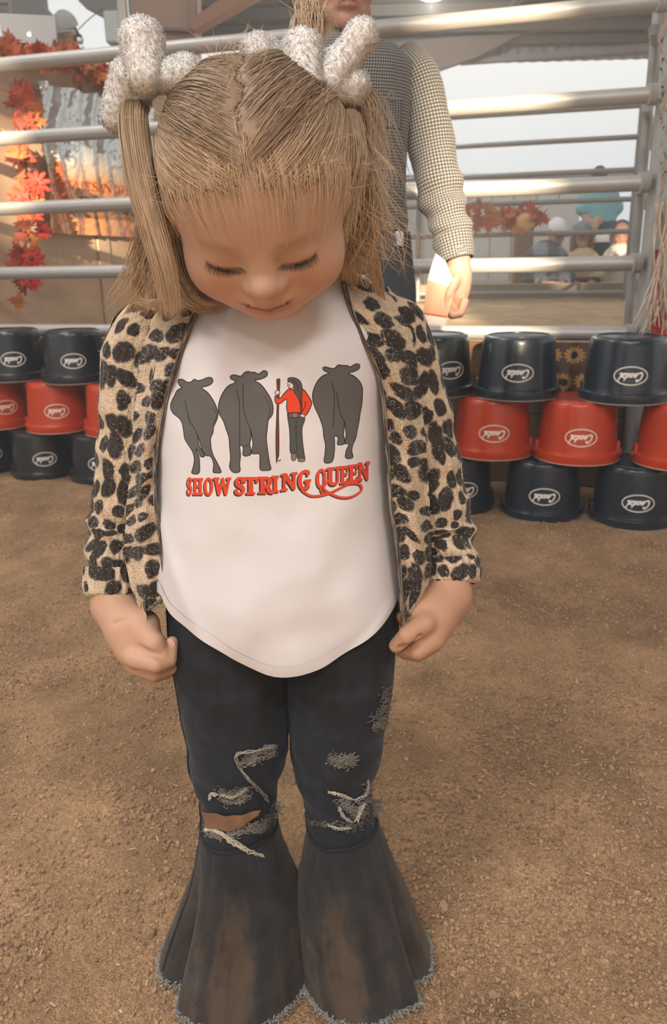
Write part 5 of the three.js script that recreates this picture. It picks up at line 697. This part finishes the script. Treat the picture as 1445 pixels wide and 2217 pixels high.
function headGeo(pos, e, s, cell, base) { const m = new THREE.Matrix4().compose(pos, new THREE.Quaternion().setFromEuler(e), V(s, s, s)); const g = sdfMesh(adultHead, V(-.11, -.13, -.125), V(.11, .14, .13), cell / s, { color: (p) => { const c = base.slice(), ax = Math.abs(p.x), mx = (k, a) => { for (let i = 0; i < 3; i++) c[i] = lerp(c[i], k[i], clamp(a, 0, 1)); }; mx([base[0] * .95, base[1] * .72, base[2] * .66], .5 * Math.exp(-((ax - .042) ** 2 + (p.y + .028) ** 2) / .0009)); if (p.z > .07) mx([base[0] * .66, base[1] * .42, base[2] * .40], .8 * Math.exp(-((p.y + .060) ** 2) / .00004) * sstep(.026, .018, ax)); if (p.z > .06) { mx([.10, .07, .05], .8 * Math.exp(-((ax - .031) ** 2) / .0001 - ((p.y - .017) ** 2) / .00002)); mx([.25, .18, .13], .7 * Math.exp(-((ax - .031) ** 2) / .0002 - ((p.y - .037) ** 2) / .00002)); } const n = 1 + .06 * fbm(p.x * 50, p.y * 50, p.z * 50, 2); return c.map((v) => v * n); } }); g.applyMatrix4(m); return g; }
const gingham = (a, b, c2) => dataTex(64, 64, (u, v, x, y) => { const h = (x % 16) < 8, w = (y % 16) < 8, n = .06 * (TN[6](u, v) - .5), k = h && w ? a : h || w ? b : c2; return [k[0] + n, k[1] + n, k[2] + n]; });
{
  const D = 2.0, K = D / FOCAL * .985, A = (x, y, d = D) => at(x, y, d), man = thing('person', 'man in a gray gingham shirt standing behind the girl holding a folded paper', 'man', V(0, 0, 0));
  const gm = gingham([.20, .195, .19], [.35, .345, .335], [.68, .665, .64]); const shirtM = mat('#ffffff', .88, { map: gm, sheen: .2, sheenColor: new THREE.Color(1, 1, 1) }); const CK = .0066; // one check pair in metres
  const skin = [.50, .30, .225];
  // skin: head, neck, both hands as one mesh
  const hp = A(748, -62, 1.97), list = [headGeo(hp, new THREE.Euler(12 * DEG, 5 * DEG, -2 * DEG, 'YXZ'), .98, .0032, [.56, .33, .255])];
  const nk = A(752, 70, 2.03); list.push(sdfMesh((p) => cap(p, nk, hp.clone().add(V(0, -.03, -.02)), .058, .055), nk.clone().addScalar(-.09), hp.clone().add(V(.1, .05, .08)), .010, { color: () => [.50, .29, .22] }));
  const hand = (P, sg) => { const o = (x, y, z) => V(P.x + sg * x, P.y + y, P.z + z); const f = (p) => { let d = ell(p, [P.x, P.y - .045, P.z], [.030, .050, .026]); d = smin(d, cap(p, o(0, .03, -.005), o(0, -.02, 0), .027, .027), .02);
      for (let i = 0; i < 4; i++) { const zz = .026 - i * .017, a = o(.012, -.082, zz), b = o(.004, -.112 + .004 * Math.abs(i - 1.2), zz + .004), c = o(-.016, -.116 + .004 * Math.abs(i - 1.2), zz + .006), e = o(-.028, -.096, zz + .006); d = smin(d, Math.min(cap(p, a, b, .0105, .0098), cap(p, b, c, .0096, .0090), cap(p, c, e, .0088, .0078)), .005); }
      d = smin(d, Math.min(cap(p, o(-.010, -.030, .026), o(-.026, -.066, .032), .0125, .0105), cap(p, o(-.026, -.066, .032), o(-.032, -.094, .026), .0102, .0084)), .007); return d; }; return sdfMesh(f, V(P.x - .07, P.y - .16, P.z - .07), V(P.x + .07, P.y + .07, P.z + .07), .0036, { color: (p) => { const n = 1 + .08 * fbm(p.x * 60, p.y * 60, p.z * 60, 2); return skin.map((v) => v * n); } }); };
  const wristR = A(994, 574, 1.94), wristL = A(545, 574, 1.96); list.push(hand(wristR, 1), hand(wristL, -1));
  part('body', merge(list), bodySkin, man);
  part('hair', sdfMesh((p) => { const q = p.clone().sub(hp); return smax(ell({ x: q.x, y: q.y, z: q.z }, [0, .048, -.018], [.081, .090, .100]), q.z * .9 - q.y * .5 - .03, .01) + .002 * noise(p.x * 60, p.y * 30, p.z * 60); }, hp.clone().add(V(-.1, -.12, -.14)), hp.clone().add(V(.1, .16, .1)), .008), mat('#6d655c', .7), man);
  // shirt
  const rows = keyed([[66, 712, 800, .045, .055], [84, 690, 812, .065, .075], [108, 640, 864, .085, .09], [140, 606, 892, .105, .10], [190, 598, 890, .118, .105], [300, 606, 884, .125, .105], [400, 612, 878, .128, .105], [470, 614, 878, .125, .105], [512, 620, 874, .118, .10], [530, 622, 872, .112, .098]].map(([y, l, r, f, b]) => { const a = A(l, y), c = A(r, y); return [-A(750, y).y, (a.x + c.x) / 2, (c.x - a.x) / 2, f, b]; }));
  const ty = (y) => A(750, y).y, body = (th, y, off = 0) => { const [cx, w, f, b] = rows(-y), s = Math.sin(th), c = Math.cos(th); const wv = .006 * fbm(th * 3, y * 9, 4, 3) + .010 * Math.exp(-((y - ty(490)) ** 2) / .0012) * (.5 + .5 * Math.sin(th * 9)); return V(cx + (w + off + wv) * sgnp(s, .86), y, -D + (c > 0 ? f + off + wv : b + off) * sgnp(c, .88)); };
  const shirt = part('gingham_shirt', grid(140, 120, (u, v) => body((u - .5) * 6.2832, lerp(ty(68), ty(520), v)), { closeU: true, uvf: (u, v, p) => [u * 1.02 / (4 * CK), p.y / (4 * CK)] }), shirtM, man);
  const sleeve = (rowsS, mir) => { const P = cr(rowsS.map(([x, y, d]) => A(x, y, d))), rad = keyed(rowsS.map((q, i) => [i / (rowsS.length - 1), q[3] * K])), L = P.getLength(); const fr = (v) => { const p = P.getPoint(v), t = P.getTangent(v), z = V(0, 0, 1), x = V(0, 0, 0).crossVectors(t, z).normalize(); z.crossVectors(x, t).normalize(); return [p, x, z]; };
    part('sleeve', grid(90, 160, (u, v) => { const [p, x, z] = fr(v), a = u * 6.2832, r = rad(v)[0] + .005 * fbm(u * 5, v * 7, mir, 3) + .0045 * Math.sin(v * 55 + 2 * Math.cos(a + 1)) * sstep(.45, .8, v) * sstep(1, .9, v) + .003 * Math.sin(v * 30 + 3 * Math.sin(a)) * sstep(.2, .5, v); return p.clone().addScaledVector(x, Math.cos(a) * r).addScaledVector(z, Math.sin(a) * r); }, { closeU: true, uvf: (u, v) => [u * .30 / (4 * CK), -v * L / (4 * CK)] }), shirtM, shirt);
    part('cuff', grid(70, 8, (u, v) => { const q = Math.min(1, .885 + v * .13), [p, x, z] = fr(q), a = u * 6.2832, r = rad(q)[0] + .003 - (v > .9 ? .003 : 0); return p.clone().addScaledVector(P.getTangent(1), v > .9 ? .004 : 0).addScaledVector(x, Math.cos(a) * r).addScaledVector(z, Math.sin(a) * r); }, { closeU: true, uvf: (u, v) => [u * .24 / (4 * CK), -v * .06 / (4 * CK)] }), shirtM, shirt); };
  sleeve([[868, 112, 2.03, 30], [898, 160, 2.02, 44], [922, 240, 2.01, 45], [938, 330, 2.0, 46], [955, 420, 1.98, 45], [975, 490, 1.96, 40], [990, 560, 1.94, 33]], 1); sleeve([[632, 112, 2.03, 30], [602, 160, 2.02, 44], [580, 240, 2.01, 45], [566, 330, 2.0, 45], [558, 420, 1.98, 44], [550, 490, 1.97, 39], [546, 560, 1.96, 33]], 2);
  for (const s of [-1, 1]) part('collar_flap', grid(10, 8, (u, v) => { const a = A(750 + s * lerp(6, 58, u), lerp(98, 60, u) + v * lerp(34, 30, u), 1.9 + u * .09 + .004); a.z += .006 * Math.sin(v * 3); return a; }, { uvf: (u, v) => [u * .07 / (4 * CK), v * .04 / (4 * CK)] }), shirtM, shirt);
  const pk = (x, y) => { let d = 1.9; const p = A(x, y, d); const [cx, w] = rows(-p.y), th = Math.asin(clamp(sgnp((p.x - cx) / w, 1 / .86), -1, 1)); return body(th, p.y, .003); };
  part('chest_pocket', grid(14, 14, (u, v) => pk(lerp(815, 868, u), lerp(212, 275, v)), { uvf: (u, v) => [u * .06 / (4 * CK) + .1, -v * .075 / (4 * CK)] }), shirtM, shirt); const em = pk(845, 208); part('shirt_emblem', merge([new THREE.TorusGeometry(.0075, .0012, 6, 24), new THREE.TorusGeometry(.0035, .0012, 6, 16)]).translate(em.x, em.y, em.z + .004), mat('#8b8780', .6), shirt);
  const pl = []; for (let i = 0; i <= 30; i++) pl.push(body(.02, lerp(ty(84), ty(515), i / 30), .002)); part('button_placket', tube(pl, .0035, 40, 6), shirtM, shirt);
  // trousers, belt, boots
  const tr = mat('#3b4046', .85, { bumpMap: denimB, bumpScale: .001 });
  const trou = []; const yW = ty(505); const hip = keyed([[0, .155, .112, .100], [.12, .165, .115, .115], [.25, .170, .112, .112]].map((q) => q)); const c0 = rows(-ty(512))[0];
  for (const s of [-1, 1]) { const lr = keyed([[0, .076 * s, .080, .110, .098], [.15, .084 * s, .088, .112, .112], [.30, .090 * s, .084, .098, .100], [.62, .098 * s, .066, .072, .075], [.98, .102 * s, .062, .068, .070]]); const H0 = yW; part('trouser_leg', grid(60, 60, (u, v) => { const y = lerp(H0, .10, v), th = u * 6.2832, [x, w, f, b] = lr(v * .98), c = Math.cos(th), sn = Math.sin(th), wv = .004 * fbm(u * 4, v * 12, s + 3, 3); return V(c0 + x + (w + wv) * sgnp(sn, .9), y, -D + (c > 0 ? f + wv : b + wv) * sgnp(c, .9)); }, { closeU: true }), tr, man);
    const bx = c0 + .102 * s; part('boot', sdfMesh((p) => Math.max(smin(cap(p, V(bx, .25, -D - .01), V(bx, .09, -D - .01), .052, .048), cap(p, V(bx, .045, -D - .02), V(bx + .015 * s, .035, -D + .16), .045, .034), .04), .004 - p.y), V(bx - .09, -.01, -D - .1), V(bx + .1, .31, -D + .23), .008), mat('#5a3d2a', .6), man); }
  const beltM = mat('#7a4a33', .6); part('belt', grid(120, 4, (u, v) => { const y = ty(lerp(508, 534, v)), th = (u - .5) * 6.2832, p = body(th, y, .006); return p; }, { closeU: true }), beltM, man);
  const bk = body(.75, ty(521), .010); part('belt_buckle', box(.045, .034, .008, bk.x, bk.y, bk.z, .003), mat('#c9ccd0', .3, { metalness: .8 }), man);
  // folded paper in his hand; its sunlit top is painted white in the texture
  const pt = canvasTex(256, 512, (c, w, h) => { c.fillStyle = '#efe9e4'; c.fillRect(0, 0, w, h); c.fillStyle = '#d8a98b'; c.fillRect(0, 190, w, 245); c.fillStyle = '#c79a7e'; for (let y = 205; y < 420; y += 14) c.fillRect(20, y, w - 40, 3); c.fillStyle = '#cb6a45'; c.fillRect(0, 432, w, 16); c.fillStyle = '#efe3da'; c.fillRect(0, 448, w, 64); });
  const pm = mat('#ffffff', .8, { map: pt }), paper = thing('folded_paper', 'folded white and tan paper with an orange stripe held in the man\'s lowered hand', 'paper', V(0, 0, 0));
  part('front_fold', grid(12, 24, (u, v) => { const l = [[944, 548], [928, 600], [920, 650], [917, 700]], r = [[966, 566], [984, 620], [976, 660], [964, 706]]; const a = cr(l.map(([x, y]) => V(x, y, 0))).getPoint(v), b = cr(r.map(([x, y]) => V(x, y, 0))).getPoint(v); const p = A(lerp(a.x, b.x, u), lerp(a.y, b.y, u), 1.905 + .012 * Math.sin(u * 3.1 + v)); return p; }, { uvf: (u, v) => [u, 1 - v] }), pm, paper);
  part('back_fold', grid(10, 16, (u, v) => A(lerp(966, 992, u) + 4 * Math.sin(v * 3), lerp(628, 676, v) + u * 10, 1.912 + .02 * u + .006 * Math.sin(v * 5)), { uvf: (u, v) => [u, .55 - v * .5] }), pm, paper);
}
// ================= far people =================
function figure(label, category, d, head, pieces, extra) {
  const g = thing('person', label, category, V(0, 0, 0), undefined), A = (x, y, dd = 0) => at(x, y, d + dd), axis = d * .975, K = axis / FOCAL;
  const make = (caps, k, cell, color) => { const cs = caps.map(([x0, y0, x1, y1, r0, r1, d0 = 0, d1 = d0]) => [A(x0, y0, d0), A(x1, y1, d1), r0 * K, r1 * K]); const lo = V(1e9, 1e9, 1e9), hi = V(-1e9, -1e9, -1e9); for (const [a, b, r0, r1] of cs) { const m = Math.max(r0, r1) + .05; lo.min(a.clone().subScalar(m)).min(b.clone().subScalar(m)); hi.max(a.clone().addScalar(m)).max(b.clone().addScalar(m)); } return sdfMesh((p) => { let v = 1; for (const [a, b, r0, r1] of cs) v = smin(v, cap(p, a, b, r0, r1), k); return v + .006 * fbm(p.x * 14, p.y * 14, p.z * 14, 2); }, lo, hi, cell, { color }); };
  const skin = head.skin ?? [.50, .31, .23], list = [headGeo(A(head.x, head.y), new THREE.Euler(head.pitch * DEG, head.yaw * DEG, (head.roll ?? 0) * DEG, 'YXZ'), head.s, .009, skin)];
  for (const p of pieces) if (p.name === 'body') list.push(make(p.caps, p.k ?? .03, .011, () => skin));
  part('body', merge(list), bodySkin, g); for (const p of pieces) if (p.name !== 'body') part(p.name, make(p.caps, p.k ?? .06, p.cell ?? .016), p.m, g); return [g, A, K];
}
function hatOn(g, A, K, x, y, s, pitch, yaw, m, mb, dd = 0, brimLen = .075) { const pos = A(x, y, dd), e = new THREE.Euler(pitch * DEG, yaw * DEG, 0, 'YXZ'), q = new THREE.Quaternion().setFromEuler(e); const crown = new THREE.SphereGeometry(.098 * s, 28, 14, 0, 6.2832, 0, 1.62); crown.scale(.88, 1.12, 1.06); crown.translate(0, .045 * s, -.01 * s); const o = part('cap', crown, m, g, pos); o.quaternion.copy(q); const brim = grid(16, 8, (u, v) => { const a = (u - .5) * 2.4, r = (.090 + brimLen * v * Math.cos(a * .75)) * s; return V(Math.sin(a) * r * .86, .045 * s - .012 * s * v * v - .03 * s * (1 - Math.cos(a)), Math.cos(a) * r + .004); }); const b = part('cap_brim', brim, mb, g, pos); b.quaternion.copy(q); return o; }
{
  const cloth = (c, o = {}) => mat(c, .9, o), chk = gingham([.30, .31, .33], [.42, .43, .45], [.62, .63, .65]);
  // announcer in a cap with a headset
  let [g, A, K] = figure('man in a light cap and headset leaning over the announcer desk', 'man', 6.6, { x: 146, y: 84, s: .98, pitch: 24, yaw: -20 }, [{ name: 'body', caps: [[146, 102, 148, 122, 14, 14]] }, { name: 'jacket', caps: [[146, 132, 150, 200, 28, 34], [124, 126, 104, 144, 14, 12], [104, 144, 120, 164, 12, 10, 0, -.15], [172, 122, 206, 132, 14, 12], [206, 132, 190, 160, 12, 10, 0, -.15]], m: cloth('#4a4d50') }, { name: 'trousers', caps: [[140, 190, 138, 320, 22, 17], [162, 190, 164, 320, 22, 17]], m: cloth('#3c3f45') }]);
  hatOn(g, A, K, 146, 74, 1.0, 22, -20, cloth('#a9a7a2'), cloth('#8d8b87'));
  { const p = A(146, 86); part('headset_band', new THREE.TorusGeometry(.098, .007, 8, 30, 3.14).rotateY(-.3).translate(p.x, p.y + .01, p.z - .01), cloth('#3c3c3d'), g); for (const s of [-1, 1]) part('ear_cup', new THREE.CylinderGeometry(.034, .034, .026, 20).rotateZ(1.57).rotateY(-.3).translate(p.x + s * .090, p.y, p.z - .012 + s * .02), cloth('#454546'), g); part('microphone_boom', tube([V(p.x - .09, p.y - .01, p.z + .01), V(p.x - .07, p.y - .05, p.z + .08), V(p.x - .02, p.y - .065, p.z + .115)], .006, 16, 6), cloth('#3a3a3b'), g); part('safety_glasses', tube([V(p.x - .075, p.y + .02, p.z + .05), V(p.x, p.y + .012, p.z + .108), V(p.x + .075, p.y + .02, p.z + .06)], .006, 16, 6), cloth('#cfcfcf'), g); }
  // standing in turquoise
  [g, A, K] = figure('man in a turquoise shirt with folded hands standing behind the seated people', 'man', 9.2, { x: 1297, y: 398, s: .98, pitch: 20, yaw: -10 }, [{ name: 'body', caps: [[1297, 405, 1297, 418, 11, 12], [1262, 458, 1278, 484, 9, 7, 0, -.15], [1334, 454, 1296, 478, 9, 7, 0, -.18], [1278, 484, 1288, 492, 7, 6, -.16, -.2], [1296, 478, 1286, 494, 7, 6, -.18, -.2]] }, { name: 'turquoise_shirt', caps: [[1297, 425, 1298, 478, 34, 34], [1276, 418, 1262, 452, 18, 14, 0, -.03], [1318, 418, 1336, 450, 18, 14, 0, -.03]], m: cloth('#7fb4bb') }, { name: 'trousers', caps: [[1298, 490, 1284, 560, 32, 20], [1298, 490, 1316, 560, 32, 20], [1284, 560, 1284, 690, 18, 14], [1316, 560, 1318, 690, 18, 14]], m: cloth('#4c545c') }]);
  hatOn(g, A, K, 1297, 391, .98, 18, -10, cloth('#4a5257'), cloth('#4a5257'));
  // seated, gray checked shirt
  [g, A, K] = figure('seated man in a gray checked shirt and white cap looking down', 'man', 8.6, { x: 1204, y: 515, s: .98, pitch: 28, yaw: 24 }, [{ name: 'body', caps: [[1196, 530, 1188, 546, 13, 13], [1166, 612, 1196, 618, 9, 8, -.2, -.3], [1226, 612, 1204, 620, 9, 8, -.25, -.3], [1196, 618, 1206, 622, 8, 6, -.3]] }, { name: 'checked_shirt', caps: [[1182, 562, 1184, 630, 40, 42], [1156, 560, 1150, 604, 17, 13, 0, -.05], [1150, 604, 1172, 614, 12, 10, -.05, -.22], [1214, 560, 1232, 600, 17, 13, 0, -.08], [1232, 600, 1222, 614, 12, 10, -.08, -.26]], m: mat('#cfd0d4', .9, { map: chk }) }, { name: 'trousers', caps: [[1170, 640, 1162, 660, 24, 20, 0, -.35], [1200, 640, 1208, 660, 24, 20, 0, -.35], [1162, 660, 1162, 708, 17, 13, -.35, -.3], [1208, 660, 1210, 708, 17, 13, -.35, -.3]], m: cloth('#4a5462') }]);
  hatOn(g, A, K, 1204, 504, 1.0, 26, 24, cloth('#dfe0e2'), cloth('#3f4246'));
  // seated woman
  [g, A, K] = figure('seated woman with long brown hair and a tan jacket', 'woman', 8.95, { x: 1260, y: 520, s: .93, pitch: 16, yaw: 0 }, [{ name: 'body', caps: [[1260, 534, 1260, 550, 10, 11], [1240, 618, 1258, 622, 8, 7, -.28, -.3], [1282, 616, 1268, 622, 8, 7, -.28, -.3]] }, { name: 'tan_jacket', caps: [[1260, 570, 1260, 632, 34, 36], [1236, 566, 1226, 602, 15, 12, 0, -.05], [1226, 602, 1244, 616, 12, 10, -.05, -.26], [1284, 566, 1296, 600, 15, 12, 0, -.05], [1296, 600, 1280, 614, 12, 10, -.05, -.26]], m: cloth('#c9ad8c') }, { name: 'trousers', caps: [[1248, 640, 1242, 662, 21, 17, 0, -.35], [1272, 640, 1278, 662, 21, 17, 0, -.35], [1242, 662, 1242, 708, 15, 11, -.35, -.3], [1278, 662, 1280, 708, 15, 11, -.35, -.3]], m: cloth('#5a6068') }, { name: 'hair', caps: [[1260, 506, 1260, 512, 20, 19, .05], [1244, 514, 1240, 560, 8, 7, .02, -.02], [1277, 514, 1281, 560, 8, 7, .02, -.02]], m: cloth('#7a5b42'), k: .03, cell: .012 }]);
  hatOn(g, A, K, 1260, 508, .94, 12, 0, cloth('#7f8a92'), cloth('#7f8a92'));
  // seated with paper
  [g, A, K] = figure('seated person with dark hair reading beside the far panel post', 'person', 8.5, { x: 1346, y: 508, s: .92, pitch: 26, yaw: -14, skin: [.58, .30, .21] }, [{ name: 'body', caps: [[1346, 522, 1346, 538, 10, 10], [1328, 572, 1334, 556, 8, 7, -.25, -.32], [1366, 572, 1356, 556, 8, 7, -.25, -.32]] }, { name: 'cream_coat', caps: [[1342, 560, 1338, 625, 32, 36], [1322, 560, 1312, 590, 14, 12, 0, -.05], [1312, 590, 1328, 574, 11, 9, -.05, -.24], [1366, 560, 1374, 590, 14, 12, 0, -.05], [1374, 590, 1364, 574, 11, 9, -.05, -.24]], m: cloth('#cfc9ba') }, { name: 'trousers', caps: [[1326, 632, 1318, 660, 21, 17, 0, -.35], [1352, 632, 1356, 660, 21, 17, 0, -.35], [1318, 660, 1318, 708, 15, 11, -.35, -.3], [1356, 660, 1358, 708, 15, 11, -.35, -.3]], m: cloth('#55606a') }, { name: 'hair', caps: [[1346, 498, 1346, 508, 21, 20, .05], [1330, 510, 1326, 545, 8, 7, .03], [1363, 510, 1366, 545, 8, 7, .03]], m: cloth('#5c4a40'), k: .03, cell: .012 }]);
  const sh = thing('paper_sheet', 'white program sheet held by the seated reader', 'paper', V(0, 0, 0)); part('sheet', grid(8, 8, (u, v) => at(lerp(1320, 1362, u), lerp(548, 532, u) + v * lerp(12, 28, u), 8.24 + .03 * Math.sin(u * 3)), {}), cloth('#f0ebe2'), sh);
  const bn = thing('bench', 'plain grey bench under the seated people beyond the ring', 'bench', V(0, 0, 0)); const b0 = at(1130, 640, 8.75), b1 = at(1400, 640, 8.75); part('seat', box(b1.x - b0.x, .04, .32, (b0.x + b1.x) / 2, .62, -8.82, .008), M.board, bn); for (const x of [b0.x + .1, (b0.x + b1.x) / 2, b1.x - .1]) part('leg', box(.06, .16, .28, x, .53, -8.82), M.board, bn);
  const wb = thing('white_cap', 'white rounded cap between the seated woman and the seated reader', 'cap', at(1310, 522, 8.95)); part('crown', new THREE.SphereGeometry(.12, 20, 12, 0, 6.3, 0, 1.7).scale(1.1, .8, 1), cloth('#eceae6'), wb);
}

scene.traverse((o) => { if (o.isMesh) { o.castShadow = o.receiveShadow = true; } });
renderer.render(scene, camera);
